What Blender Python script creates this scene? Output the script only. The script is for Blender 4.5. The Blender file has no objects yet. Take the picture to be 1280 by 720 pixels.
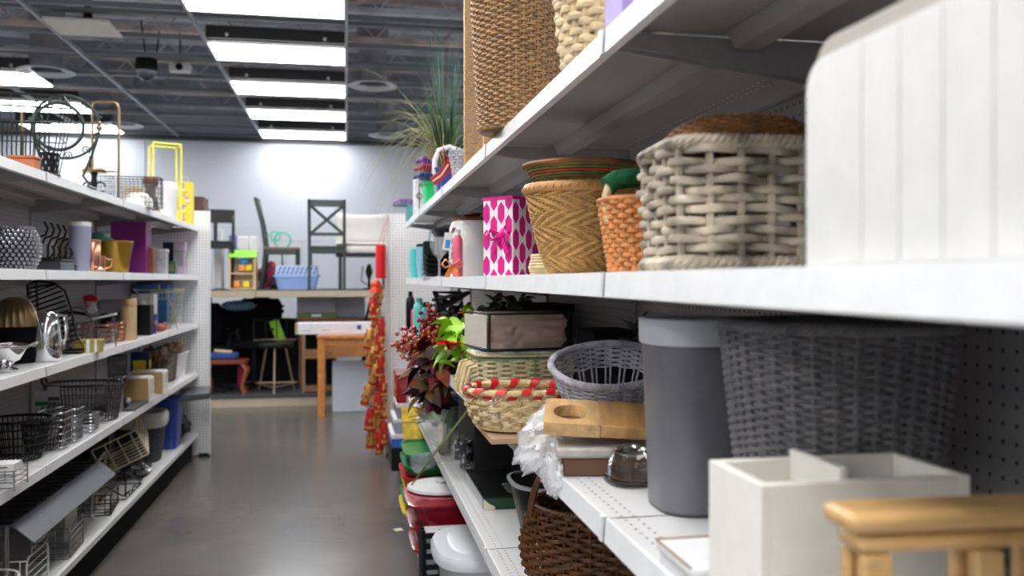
import bpy, math, random
import numpy as np
from mathutils import Vector, Matrix, Euler
random.seed(7)
PI = math.pi
S = bpy.context.scene
C = S.collection
# ------------------------------------------------------------------ camera
F = 1100.0; TH = math.atan(207/1100); H = 1.508
CT, ST = math.cos(TH), math.sin(TH)
cam_d = bpy.data.cameras.new('camera'); cam = bpy.data.objects.new('camera', cam_d); C.objects.link(cam)
cam.location = (0, 0, H); cam.rotation_euler = (PI/2, 0, -TH)
cam_d.sensor_width = 36; cam_d.lens = 36*F/1280; cam_d.shift_y = -10/1280
cam_d.clip_start = .02; cam_d.clip_end = 100
cam_d.dof.use_dof = True; cam_d.dof.focus_distance = 2.5; cam_d.dof.aperture_fstop = 3.2
S.camera = cam
# ------------------------------------------------------------------ world, exposure
w = bpy.data.worlds.new('world'); S.world = w; w.use_nodes = True
w.node_tree.nodes['Background'].inputs[0].default_value = (.8, .9, 1, 1)
w.node_tree.nodes['Background'].inputs[1].default_value = .3
S.view_settings.view_transform = 'Standard'; S.view_settings.look = 'None'
S.view_settings.gamma = 1; S.view_settings.use_curve_mapping = False
S.view_settings.exposure = 0.02
LAMP = 15.5

def on(px, py, z):                      # point at height z seen at px, py
    d = F*(H-z)/(py-350.0); r = (px-640)/F*d
    return r*CT+d*ST, d*CT-r*ST, d/F
def at(px, X):                          # point at distance X from the aisle line seen at px
    d = F*X/(CT*(px-433.0)); return X, (d-X*ST)/CT, d/F
# ------------------------------------------------------------------ materials
MC = {}
def M(name, col, rough=.5, metal=0, noise=0, scale=25, spec=.5, trans=0, alpha=1, emit=0, bump=0, bscale=None, coat=0, stretch=None):
    if name in MC: return MC[name]
    m = bpy.data.materials.new(name); m.use_nodes = True; MC[name] = m
    nt = m.node_tree; b = nt.nodes['Principled BSDF']; L = nt.links.new
    col = tuple(col)+(1,)
    b.inputs['Base Color'].default_value = col; b.inputs['Roughness'].default_value = rough
    b.inputs['Metallic'].default_value = metal; b.inputs['Specular IOR Level'].default_value = spec
    b.inputs['Transmission Weight'].default_value = trans; b.inputs['Alpha'].default_value = alpha
    b.inputs['Coat Weight'].default_value = coat
    if emit:
        b.inputs['Emission Color'].default_value = col; b.inputs['Emission Strength'].default_value = emit
    noise = noise or .04
    tc = nt.nodes.new('ShaderNodeTexCoord'); mp = nt.nodes.new('ShaderNodeMapping'); L(tc.outputs['Object'], mp.inputs[0])
    if stretch: mp.inputs['Scale'].default_value = stretch
    n = nt.nodes.new('ShaderNodeTexNoise'); n.inputs['Scale'].default_value = scale; n.inputs['Detail'].default_value = 3
    L(mp.outputs[0], n.inputs['Vector'])
    r = nt.nodes.new('ShaderNodeMapRange'); r.inputs[1].default_value = .3; r.inputs[2].default_value = .7
    r.inputs[3].default_value = 1-noise; r.inputs[4].default_value = 1+noise; L(n.outputs['Fac'], r.inputs[0])
    vm = nt.nodes.new('ShaderNodeVectorMath'); vm.operation = 'SCALE'; vm.inputs[0].default_value = col[:3]
    L(r.outputs[0], vm.inputs['Scale']); L(vm.outputs[0], b.inputs['Base Color'])
    if bump:
        n2 = nt.nodes.new('ShaderNodeTexNoise'); n2.inputs['Scale'].default_value = bscale or scale*2; L(mp.outputs[0], n2.inputs['Vector'])
        bp = nt.nodes.new('ShaderNodeBump'); bp.inputs['Strength'].default_value = bump; bp.inputs['Distance'].default_value = .01
        L(n2.outputs['Fac'], bp.inputs['Height']); L(bp.outputs[0], b.inputs['Normal'])
    return m
def holes(name, col, mask, pitch, rad, rough=.4, xr=None, clear=False, bandpos=None):
    """sheet steel punched with a grid of round holes (world scale), optionally only in strips xr"""
    m = bpy.data.materials.new(name); m.use_nodes = True; nt = m.node_tree; L = nt.links.new; b = nt.nodes['Principled BSDF']
    b.inputs['Roughness'].default_value = rough
    g = nt.nodes.new('ShaderNodeNewGeometry')
    def vm(op, a, v=None, s=None):
        q = nt.nodes.new('ShaderNodeVectorMath'); q.operation = op; L(a, q.inputs[0])
        if v is not None: q.inputs[1].default_value = v
        if s is not None: q.inputs['Scale'].default_value = s
        return q
    a = vm('DIVIDE', g.outputs['Position'], pitch); fr = vm('FRACTION', a.outputs[0]); sb = vm('SUBTRACT', fr.outputs[0], (.5,.5,.5))
    mk = vm('MULTIPLY', sb.outputs[0], mask); ln = vm('LENGTH', mk.outputs[0])
    lt = nt.nodes.new('ShaderNodeMath'); lt.operation = 'LESS_THAN'; L(ln.outputs['Value'], lt.inputs[0]); lt.inputs[1].default_value = rad
    out = lt.outputs[0]
    if xr:
        sx = nt.nodes.new('ShaderNodeSeparateXYZ'); L(g.outputs['Position'], sx.inputs[0]); acc = None
        for x0, x1 in xr:
            c = nt.nodes.new('ShaderNodeMath'); c.operation = 'COMPARE'; L(sx.outputs[0], c.inputs[0])
            c.inputs[1].default_value = (x0+x1)/2; c.inputs[2].default_value = abs(x1-x0)/2
            if acc is None: acc = c.outputs[0]
            else:
                mx = nt.nodes.new('ShaderNodeMath'); mx.operation = 'MAXIMUM'; L(acc, mx.inputs[0]); L(c.outputs[0], mx.inputs[1]); acc = mx.outputs[0]
        mu = nt.nodes.new('ShaderNodeMath'); mu.operation = 'MULTIPLY'; L(acc, mu.inputs[0]); L(out, mu.inputs[1]); out = mu.outputs[0]
    if clear:
        b.inputs['Base Color'].default_value = tuple(col)+(1,)
        iv = nt.nodes.new('ShaderNodeMath'); iv.operation = 'SUBTRACT'; iv.inputs[0].default_value = 1; L(out, iv.inputs[1]); L(iv.outputs[0], b.inputs['Alpha'])
    else:
        mx = nt.nodes.new('ShaderNodeMix'); mx.data_type = 'RGBA'; mx.inputs[6].default_value = tuple(col)+(1,); mx.inputs[7].default_value = (.015,.015,.015,1)
        L(out, mx.inputs[0]); L(mx.outputs[2], b.inputs['Base Color'])
    return m
# ------------------------------------------------------------------ mesh builder
_rc = {}
def ring(a, b, n, N):
    k = (round(a,4), round(b,4), n, N)
    if k in _rc: return _rc[k]
    t = np.linspace(0, 2*PI, 1441); c, s = np.cos(t), np.sin(t)
    x = a*np.sign(c)*np.abs(c)**(2/n); y = b*np.sign(s)*np.abs(s)**(2/n)
    l = np.concatenate([[0], np.cumsum(np.hypot(np.diff(x), np.diff(y)))])
    u = np.linspace(0, l[-1], N, endpoint=False)
    X = np.interp(u, l, x); Y = np.interp(u, l, y)
    dx = np.roll(X,-1)-np.roll(X,1); dy = np.roll(Y,-1)-np.roll(Y,1); q = np.hypot(dx,dy)+1e-9
    _rc[k] = (X, Y, dy/q, -dx/q); return _rc[k]
class MB:
    def __init__(s): s.v = []; s.f = []; s.n = 0
    def add(s, v, f):
        s.v.append(np.asarray(v, float).reshape(-1,3)); k = s.n
        s.f.extend([tuple(i+k for i in q) for q in f]); s.n += len(s.v[-1]); return s
    def box(s, x0,y0,z0,x1,y1,z1, m=None):
        v = [(x0,y0,z0),(x1,y0,z0),(x1,y1,z0),(x0,y1,z0),(x0,y0,z1),(x1,y0,z1),(x1,y1,z1),(x0,y1,z1)]
        if m is not None: v = [tuple(m @ Vector(p)) for p in v]
        return s.add(v, [(0,3,2,1),(4,5,6,7),(0,1,5,4),(1,2,6,5),(2,3,7,6),(3,0,4,7)])
    def cb(s, c, d, rot=(0,0,0)):       # centred box, rotated
        m = Matrix.Translation(c) @ Euler(rot).to_matrix().to_4x4()
        return s.box(-d[0]/2,-d[1]/2,-d[2]/2,d[0]/2,d[1]/2,d[2]/2, m)
    def tube(s, pts, r, n=6, closed=False, rn=None, ref=(0,0,1)):
        P = np.array(pts, float); K = len(P)
        if closed: T = np.roll(P,-1,0)-np.roll(P,1,0)
        else:
            T = np.empty_like(P); T[1:-1] = P[2:]-P[:-2]; T[0] = P[1]-P[0]; T[-1] = P[-1]-P[-2]
        T /= np.linalg.norm(T, axis=1)[:,None]+1e-12
        R = np.tile(np.array(ref, float), (K,1)); bad = np.abs((R*T).sum(1)) > .95
        if bad.any(): R[:] = (0.31,.95,.05) if ref == (0,0,1) else R
        A = np.cross(T, R); A /= np.linalg.norm(A, axis=1)[:,None]+1e-12; B = np.cross(T, A)
        rr = np.broadcast_to(np.array(r, float), (K,)); r2 = rr if rn is None else np.broadcast_to(np.array(rn, float), (K,))
        a = np.arange(n)*2*PI/n
        V = P[:,None] + A[:,None]*(np.cos(a)[None,:,None]*r2[:,None,None]) + B[:,None]*(np.sin(a)[None,:,None]*rr[:,None,None])
        f = []
        for i in range(K if closed else K-1):
            j = (i+1) % K
            for k in range(n):
                k2 = (k+1) % n; f.append((i*n+k, i*n+k2, j*n+k2, j*n+k))
        if not closed: f += [tuple(range(n))[::-1], tuple((K-1)*n+k for k in range(n))]
        return s.add(V.reshape(-1,3), f)
    def rod(s, a, b, r, n=6, r2=None): return s.tube([a,b], [r, r if r2 is None else r2], n)
    def loft(s, prof, n=2, N=32, c=(0,0), cap0=True, cap1=True):   # prof: (a, b, z) rings
        V = []; f = []
        for a, b, z in prof:
            X, Y, _, _ = ring(max(a,1e-4), max(b,1e-4), n, N); V.append(np.stack([X+c[0], Y+c[1], np.full(N, z)], 1))
        for i in range(len(prof)-1):
            for k in range(N):
                k2 = (k+1) % N; f.append((i*N+k, i*N+k2, (i+1)*N+k2, (i+1)*N+k))
        if cap0: f.append(tuple(range(N))[::-1])
        if cap1: f.append(tuple((len(prof)-1)*N+k for k in range(N)))
        return s.add(np.concatenate(V), f)
    def lathe(s, prof, N=32, c=(0,0), **k): return s.loft([(r,r,z) for r,z in prof], 2, N, c, **k)
    def sph(s, c, r, N=10, sc=(1,1,1)):
        V = []; f = []; R = N//2
        for i in range(R+1):
            t = PI*i/R
            for k in range(N):
                a = 2*PI*k/N; V.append((c[0]+r*sc[0]*math.sin(t)*math.cos(a), c[1]+r*sc[1]*math.sin(t)*math.sin(a), c[2]+r*sc[2]*math.cos(t)))
        for i in range(R):
            for k in range(N):
                k2 = (k+1) % N; f.append((i*N+k, (i+1)*N+k, (i+1)*N+k2, i*N+k2))
        return s.add(V, f)
    def prism(s, poly, axis, a, b):      # polygon in the two other axes, extruded along axis
        n = len(poly); V = []
        for t in (a, b):
            for p, q in poly: V.append({'x':(t,p,q),'y':(p,t,q),'z':(p,q,t)}[axis])
        f = [tuple(range(n))[::-1], tuple(range(n,2*n))]+[(i,(i+1)%n,n+(i+1)%n,n+i) for i in range(n)]
        return s.add(V, f)
    def weave(s, prof, n, rows, stakes, rv, rn, amp, shift=1, period=2, seg=4, k=6, flip=0, jit=0):
        for i in range(rows):
            a, b, z = prof((i+.5)/rows); N = stakes*seg; X, Y, nx, ny = ring(a, b, n, N); j = np.arange(N)
            sh = shift*i
            if flip and (i//flip) % 2: sh = -sh
            o = amp*np.cos(2*PI*(j/seg+sh)/period)
            if jit: o = o + np.interp(j, np.linspace(0,N,stakes), [random.uniform(-jit,jit) for _ in range(stakes)])
            zz = np.full(N, z) + (np.interp(j, np.linspace(0,N,stakes), [random.uniform(-jit,jit) for _ in range(stakes)]) if jit else 0)
            P = np.stack([X+nx*o, Y+ny*o, zz], 1); s.tube(P, rv, k, True, rn=rn)
        return s
    def stakes(s, prof, n, stakes, r, K=8, out=0, rn=None, sub=1):
        R = [prof(t/(K-1)) for t in range(K)]
        G = [ring(a+out, b+out, n, stakes) for a, b, z in R]
        for j in range(0, stakes, sub): s.tube([(G[i][0][j], G[i][1][j], R[i][2]) for i in range(K)], r, 5)
        return s
    def braid(s, a, b, n, z, r, cnt=3, tw=20, k=6, N=None):
        N = N or tw*8; X, Y, nx, ny = ring(a, b, n, N); j = np.arange(N)
        for q in range(cnt):
            ph = 2*PI*(tw*j/N + q/cnt); o = r*.6*np.cos(ph)
            s.tube(np.stack([X+nx*o, Y+ny*o, z+r*.6*np.sin(ph)], 1), r*.55, k, True)
        return s
    def twist(s, pts, r, cnt=3, tw=10, k=6):    # rope along an open path
        P = np.array(pts, float); M_ = tw*8
        l = np.concatenate([[0], np.cumsum(np.linalg.norm(np.diff(P, axis=0), axis=1))]); u = np.linspace(0, l[-1], M_)
        Q = np.stack([np.interp(u, l, P[:,i]) for i in range(3)], 1); T = np.gradient(Q, axis=0); T /= np.linalg.norm(T, axis=1)[:,None]
        A = np.cross(T, (0.2,1,.1)); A /= np.linalg.norm(A, axis=1)[:,None]; B = np.cross(T, A)
        for q in range(cnt):
            ph = (2*PI*(tw*np.arange(M_)/M_ + q/cnt))[:,None]
            s.tube(Q+A*np.cos(ph)*r*.6+B*np.sin(ph)*r*.6, r*.55, k)
        return s
    def build(s, name, mat, parent=None, bevel=0, smooth=True, kind=None, label=None, loc=None):
        me = bpy.data.meshes.new(name); v = np.concatenate(s.v)
        me.from_pydata(v.tolist(), [], s.f); me.materials.append(mat)
        if smooth:
            me.polygons.foreach_set('use_smooth', [True]*len(me.polygons)); me.set_sharp_from_angle(angle=math.radians(42))
        me.update()
        o = bpy.data.objects.new(name, me); C.objects.link(o)
        if parent: o.parent = parent
        if bevel:
            bv = o.modifiers.new('bevel', 'BEVEL'); bv.width = bevel; bv.segments = 2; bv.limit_method = 'ANGLE'
        if kind: o['kind'] = kind
        if label: o['label'] = label
        if loc: o.location = loc
        return o
def thing(name, label, cat, loc=(0,0,0), rot=0, group=None):
    o = bpy.data.objects.new(name, None); C.objects.link(o); o.location = loc
    o.rotation_euler = rot if isinstance(rot, tuple) else (0,0,rot); o.empty_display_size = .05
    o['label'] = label; o['category'] = cat
    if group: o['group'] = group
    return o
def tag(o, label, cat, group=None, loc=None, rot=None, kind=None):
    o['label'] = label; o['category'] = cat
    if group: o['group'] = group
    if kind: o['kind'] = kind
    if loc: o.location = loc
    if rot is not None: o.rotation_euler = rot if isinstance(rot, tuple) else (0,0,rot)
    return o
def copy_tree(o, parent=None):
    c = o.copy(); C.objects.link(c)
    if parent: c.parent = parent
    for ch in [q for q in bpy.data.objects if q.parent == o]: copy_tree(ch, c)
    return c
def arc(c, r, a0, a1, n, plane='xz', ry=None):
    out = []
    for i in range(n+1):
        t = a0+(a1-a0)*i/n; p, q = r*math.cos(t), (ry or r)*math.sin(t)
        out.append({'xz':(c[0]+p,c[1],c[2]+q),'yz':(c[0],c[1]+p,c[2]+q),'xy':(c[0]+p,c[1]+q,c[2])}[plane])
    return out
# palette
WH = M('white_enamel', (.80,.80,.80), .35); GW = M('grey_white', (.62,.63,.66), .45)
BK = M('black_plastic', (.006,.006,.007), .4, spec=.25); BKM = M('black_metal', (.008,.008,.009), .4, spec=.3)
MATB = M('matt_black', (.008,.008,.009), .9, spec=.15)
DK = M('dark_fabric', (.007,.007,.009), .9, spec=.1); CH = M('chrome', (.75,.75,.77), .12, 1); CHW = M('chrome_wire', (.6,.6,.62), .25, 1)
BR = M('aged_brass', (.30,.21,.10), .35, .9); CO = M('copper', (.85,.42,.26), .25, 1); GOLD = M('gold_glaze', (.42,.25,.03), .25, .6)
WW = M('white_wire', (.75,.75,.73), .4); BEI = M('beige_wire', (.55,.50,.36), .45)
GLS = M('clear_glass', (.95,.97,.97), .03, trans=1); CP = M('clear_plastic', (.80,.83,.86), .12, alpha=.22, coat=.6)
TEAL = M('teal', (.05,.32,.32), .4); AQ = M('aqua', (.10,.62,.62), .35); LAV = M('lavender', (.33,.33,.47), .3)
PUR = M('purple_card', (.22,.02,.22), .4); RED = M('red_plastic', (.55,.01,.02), .3); DRED = M('dark_red_plastic', (.30,.005,.02), .22, coat=.5)
GRN = M('green_plastic', (.01,.22,.08), .35); BGRN = M('bright_green', (.0,.62,.17), .4); LIME = M('lime', (.32,.78,.05), .5)
BLU = M('blue_plastic', (.02,.05,.30), .35); PBLU = M('pale_blue_plastic', (.28,.42,.80), .4); MBLU = M('mid_blue', (.03,.16,.42), .4)
YEL = M('yellow_plastic', (.85,.62,.02), .35); YM = M('yellow_paint', (.85,.80,.05), .4); ORG = M('orange', (.85,.30,.06), .45)
PINK = M('pink', (.75,.12,.22), .4); MAG = M('magenta', (.65,.0,.22), .6); PLUM = M('violet', (.18,.02,.42), .4)
WOOD = M('honey_wood', (.52,.30,.11), .45, noise=.25, scale=6, stretch=(1,8,8)); DWOOD = M('brown_wood', (.16,.06,.03), .4, noise=.3, scale=8, stretch=(1,6,6))
OWOOD = M('orange_wood', (.52,.20,.05), .35, noise=.2, scale=5, stretch=(8,1,8)); PWOOD = M('pale_wood', (.62,.45,.25), .5, noise=.15, scale=6)
CARD = M('cardboard', (.42,.28,.16), .8, noise=.1); CREAM = M('cream', (.75,.68,.52), .6)
GREY = M('mid_grey', (.20,.20,.21), .45); DGREY = M('dark_grey', (.06,.06,.065), .5); LGREY = M('light_grey', (.45,.46,.48), .5)
SILV = M('brushed_steel', (.22,.22,.235), .35, .95, noise=.12, scale=10, stretch=(1,30,1))
# ------------------------------------------------------------------ setting
def struct(mb, name, mat, **k): return mb.build(name, mat, kind='structure', **k)
ft = M('floor_concrete', (.115,.108,.102), .24, noise=.16, scale=1.6, spec=.6)
struct(MB().box(-9,-6.4,-.1,5,13.9,0), 'floor', ft, smooth=False)
wm = M('wall_paint', (.48,.515,.58), .7, noise=.02)
struct(MB().box(-9,13.6,0,5,13.75,5.2), 'wall_back', wm, smooth=False)
struct(MB().box(-9.15,-6.4,0,-9,13.6,5.2), 'wall_left', wm, smooth=False)
struct(MB().box(5,-6.4,0,5.15,13.6,5.2), 'wall_right', wm, smooth=False)
struct(MB().box(-9,-6.55,0,5,-6.4,5.2), 'wall_front', wm, smooth=False)
b = MB()
for x in (-7.7,-5.3,-2.9,-.5,1.9,4.3): b.box(x,13.585,0,x+.012,13.6,3.6)
struct(b, 'trim_1', M('wall_joint', (.5,.53,.6), .7))
struct(MB().box(-9,13.55,3.56,5,13.6,3.62), 'trim_2', M('dark_trim', (.05,.055,.06), .5))
# corrugated roof deck
b = MB(); y = -6.4
while y < 13.6:
    b.box(-9,y,4.95,5,y+.09,5.0); b.box(-9,y+.09,4.99,5,y+.18,5.03); y += .18
struct(b, 'ceiling', M('roof_deck', (.68,.69,.72), .6, .2, noise=.15, scale=3), smooth=False)
# steel joists: each with chords and web
jm = M('joist_steel', (.76,.77,.80), .45, .3, noise=.3, scale=3); jm2 = M('joist_rust', (.70,.58,.54), .5, .2, noise=.35, scale=4)
k = 0; y = 3.2
while y < 13.4:
    b = MB(); z0 = 4.0; b.box(-9,y,z0,5,y+.10,z0+.05); b.box(-9,y+.03,z0+.42,5,y+.09,z0+.47)
    x = -8.8; up = True
    while x < 4.6:
        b.rod((x,y+.05,z0+.04 if up else z0+.44),(x+.35,y+.05,z0+.44 if up else z0+.04),.011,5); x += .35; up = not up
    struct(b, 'trim_%d' % (3+k), jm if k % 3 else jm2, smooth=False); k += 1; y += 1.02
TR = 3+k
# hung grid rails along the room and cross tees
gm = M('grid_rail', (.36,.37,.40), .45, .4)
for x in (-7.3,-6.0,-4.82,-3.6,-2.42,-1.22,0.0,1.2,2.4,3.6):
    struct(MB().box(x-.013,-6.3,3.6,x+.013,13.55,3.635), 'trim_%d' % TR, gm); TR += 1
gd = M('grid_tee', (.22,.23,.25), .5, .3)
b = MB(); yy = .72-1.55*4
for i in range(13):
    for dy in (-.34, .34): b.box(-9, yy+dy-.015, 3.62, 5, yy+dy+.015, 3.66)
    b.box(-9, yy+.76, 3.7, 5, yy+.82, 3.73); yy += 1.55
struct(b, 'trim_%d' % TR, gd); TR += 1
# ceiling lights
dif = M('lit_diffuser', (1,.99,.97), .5, emit=LAMP)
frm = M('lamp_housing', (.02,.02,.022), .5)
def lamp():
    t = thing('ceiling_light', '', 'ceiling light', (0,0,3.6))
    MB().box(-.59,-.28,0,.59,.28,.012).build('diffuser', dif, t)
    MB().box(-.6,-.29,.014,.6,.29,.09).build('housing', frm, t)
    MB().box(-.6,-.40,.03,.6,-.33,.14).build('ballast_cover', frm, t)
    for x in (-.42,.42): MB().sph((x,-.41,.06), .017, 8).build('screw_cap', WH, t)
    return t
L0 = lamp(); first = True
words = ['first','second','third','fourth','fifth','sixth','seventh','eighth','ninth','tenth','eleventh','twelfth','thirteenth']
for row, (cx, rn_) in enumerate(((-.61,'above the aisle'),(-3.72,'above the left shelves'),(4.0,'behind the right shelves'),(-6.8,'along the left wall'))):
    for i in range(-4, 9):
        o = L0 if first else copy_tree(L0); first = False
        o.location = (cx, .72+1.55*i-.02, 3.6)
        o['label'] = 'lit ceiling panel, %s from the back wall in the row %s' % (words[8-i], rn_)
        o['group'] = 'ceiling light panels'
# duct and diffusers
dm = M('galvanised', (.42,.42,.44), .35, .8, noise=.2, scale=5)
def duct(y, z, r, lab, x0=-9, x1=5):
    t = thing('air_duct', lab, 'duct', (0,y,z))
    MB().tube([(x0,0,0),(x1,0,0)], r, 24).build('duct_tube', dm, t)
    b = MB(); x = x0+.5
    while x < x1: b.tube([(x,0,0),(x+.04,0,0)], r+.012, 24); x += 1.5
    b.build('duct_seam', dm, t)
duct(6.9, 4.72, .17, 'long round galvanised air duct crossing nearest the camera', .2, 5)
duct(9.2, 4.72, .15, 'long round galvanised air duct crossing farther back')
for px, py, lab in ((58,86,'round white air diffuser, left and nearest'),(466,104,'round white air diffuser right of the aisle lights'),(153,154,'round white air diffuser above the brass rack'),(484,167,'round white air diffuser by the back wall, right')):
    x, y, s = on(px, py, 3.64); t = thing('air_diffuser', lab, 'air diffuser', (x,y,3.6), 0, 'round ceiling diffusers')
    MB().lathe([(.14,.03),(.25,.0),(.27,.01),(.15,.06)], 32, cap0=False, cap1=False).build('diffuser_ring', GW, t)
    MB().lathe([(.15,.05),(.15,.42),(.17,.5),(.17,.85)], 24, cap0=False).build('duct_drop', dm, t)
x, y, s = on(183, 84, 3.62); t = thing('dome_camera', 'black dome security camera with clear bubble hanging from the grid', 'camera', (x,y,3.58))
MB().lathe([(.10,0),(.11,.03),(.10,.12),(.04,.13)], 24).build('housing', BK, t); MB().sph((0,0,0), .095, 16).build('bubble', GLS, t)
b = MB(); b.rod((0,-.01,.12),(-.05,.0,.5),.008); b.rod((.09,0,.1),(.12,0,.4),.008); b.build('hanger', BK, t)
t = thing('bullet_camera', 'small white camera beside the black dome camera', 'camera', (x+.30,y+.1,3.6))
MB().cb((0,0,.05),(.2,.10,.09)).build('body', WH, t, bevel=.01); MB().rod((0,-.06,.05),(0,-.045,.05),.035,16).build('lens', BK, t); MB().rod((0,0,.09),(0,0,.4),.008).build('hanger', BK, t)
x, y, s = on(110, 40, 3.66); t = thing('pendant_speaker', 'black round speaker hanging above the ceiling grid', 'speaker', (x,y,3.66))
MB().lathe([(.15,0),(.16,.03),(.13,.09),(.04,.12),(.03,.2),(.03,.9)], 24).build('body', BK, t); MB().lathe([(.13,-.004),(.13,.0)],24).build('grille', DGREY, t)
x0, y0, s = on(86, 45, 3.62)
tag(MB().box(-2.40,7.62,3.6,-1.9,8.1,3.62).build('ceiling_tile', M('tile',(.75,.75,.72),.8)), 'single pale ceiling tile lying in the grid under the black speaker', 'ceiling tile')
for i,(xa,ya) in enumerate(((-1.6,6.3),(-3.1,6.6),(.9,6.9),(-1.9,10.0))):
    tag(MB().cb((xa,ya,4.55),(1.0,.5,.06)).build('insulation_panel', M('insul',(.75,.66,.66),.8,noise=.2,scale=4)), ['dusty pink panel above the aisle lights','dusty pink panel above the black speaker','dusty pink panel right of the aisle rail','dusty pink panel far over the left shelves'][i], 'roof panel')
# ------------------------------------------------------------------ gondola shelving
SW = (.72,.72,.73)
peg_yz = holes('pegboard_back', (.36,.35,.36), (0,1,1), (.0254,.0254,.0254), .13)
peg_xz = holes('pegboard_end', (.86,.87,.89), (1,0,1), (.0254,.0254,.0254), .13)
def shelving(side):
    sg = 1 if side == 'right' else -1
    if sg > 0: XF, XB, JO, levels, base = .42, .90, [-1.10,.15,1.40,2.65,3.90,5.15,6.40], (1.922,1.52,1.115,.688), .17
    else: XF, XB, JO, levels, base = 1.24, 1.72, [1.41,2.70,3.99,5.28,6.57,7.86], (1.962,1.55,1.144,.727), .21
    xs = sorted((sg*XF, sg*XB)); sh_m = holes('shelf_steel_'+side, SW, (0,1,0) if 0 else (1,1,0), (.022,.0254,1), .14, .33,
        [(sg*(XF+.022), sg*(XF+.066)), (sg*(XB-.055), sg*(XB-.01))], True)
    lip_m = M('shelf_lip_'+side, (.80,.81,.83), .3)
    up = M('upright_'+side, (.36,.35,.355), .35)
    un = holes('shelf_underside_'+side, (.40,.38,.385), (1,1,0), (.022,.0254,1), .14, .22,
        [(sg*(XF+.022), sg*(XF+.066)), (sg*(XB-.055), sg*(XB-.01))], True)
    g = 'steel shelves of the %s unit' % side
    names = ['top','second','third','fourth']
    top_z = 2.10 if sg < 0 else 2.08
    allj = JO + ([7.6] if sg > 0 else [])
    b = thing('shelving_unit', 'white steel gondola shelving unit with pegboard back along the %s of the aisle' % side, 'shelving unit', (0,0,0))
    for i in range(len(allj)-1):
        MB().box(sg*XB, allj[i]+.012, 0, sg*(XB+.012), allj[i+1]-.012, top_z).build('pegboard', peg_yz, b, smooth=False)
    MB().box(sg*(XB+.05), allj[0], 0, sg*(XB+.06), allj[-1], top_z).build('back_panel', DGREY, b, smooth=False)
    for y in allj:
        MB().box(sg*(XB-.012), y-.014, 0, sg*(XB+.04), y+.014, top_z).build('upright', up, b, smooth=False)
    # base deck and kick plate
    for i in range(len(allj)-1):
        q = MB().box(sg*XF, allj[i]+.002, base-.03, sg*XB, allj[i+1]-.002, base); q.build('base_deck', sh_m, b, smooth=False)
        MB().box(sg*(XF+.05), allj[i], 0, sg*(XF+.06), allj[i+1], base-.03).build('kick_plate', MATB, b, smooth=False)
    # end panel
    ye = allj[-1]
    pe = MB().box(sg*(XF-.09), ye+.015, .02, sg*(XB+.03), ye+.03, top_z).build('end_panel', peg_xz, b, smooth=False)
    MB().box(sg*(XF-.095), ye+.002, .02, sg*(XF-.075), ye+.035, top_z).build('end_edge', lip_m, b)
    MB().box(sg*(XF-.09), ye+.002, 0, sg*(XF-.0), ye+.06, .03).build('foot', BK, b)
    # shelves: every shelf can be lifted out
    for li, z in enumerate(levels):
        for i in range(len(JO)-1):
            y0, y1 = JO[i]+.003, JO[i+1]-.003
            n_up = len(JO)-1-i
            t = thing('shelf', 'white shelf, %s level of the %s unit, %s bay from the far end' % (names[li], side, words[n_up-1]), 'shelf', (0,0,z), 0, g)
            MB().box(sg*(XF+.004), y0, -.0014, sg*(XB-.002), y1, -.001).build('shelf_plate', sh_m, t, smooth=False)
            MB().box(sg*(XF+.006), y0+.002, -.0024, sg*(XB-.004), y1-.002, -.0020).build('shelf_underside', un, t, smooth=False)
            q = MB(); q.prism([(sg*XF,0.0),(sg*(XF+.006),.001),(sg*(XF+.006),-.004),(sg*(XF+.004),-.036),(sg*(XF+.012),-.038),(sg*(XF+.012),-.042),(sg*(XF-.003),-.04)], 'y', y0, y1)
            q.build('price_channel', lip_m, t, smooth=False)
            q = MB(); xm = XF+.235
            q.prism([(sg*(xm-.035),-.003),(sg*(xm-.022),-.03),(sg*(xm+.022),-.03),(sg*(xm+.035),-.003)], 'y', y0+.03, y1-.03)
            q.box(sg*(XB-.03), y0, -.045, sg*(XB-.012), y1, -.003); q.box(sg*(XF+.007), y0, -.03, sg*(XF+.020), y1, -.003)
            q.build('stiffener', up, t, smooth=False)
            for yb in (y0+.012, y1-.012):
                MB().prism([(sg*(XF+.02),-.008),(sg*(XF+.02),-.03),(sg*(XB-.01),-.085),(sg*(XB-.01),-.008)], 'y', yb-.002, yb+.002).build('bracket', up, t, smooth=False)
            MB().box(sg*(XF-.006), y0, -.04, sg*(XF+.002), y0+.016, .001).build('end_clip', lip_m, t)
shelving('left'); shelving('right')
RM, RT, R1, R2, RB = 1.52, 1.922, 1.115, .688, .17
LT, L2, L3, L4, LB = 1.962, 1.55, 1.144, .727, .21
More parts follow.
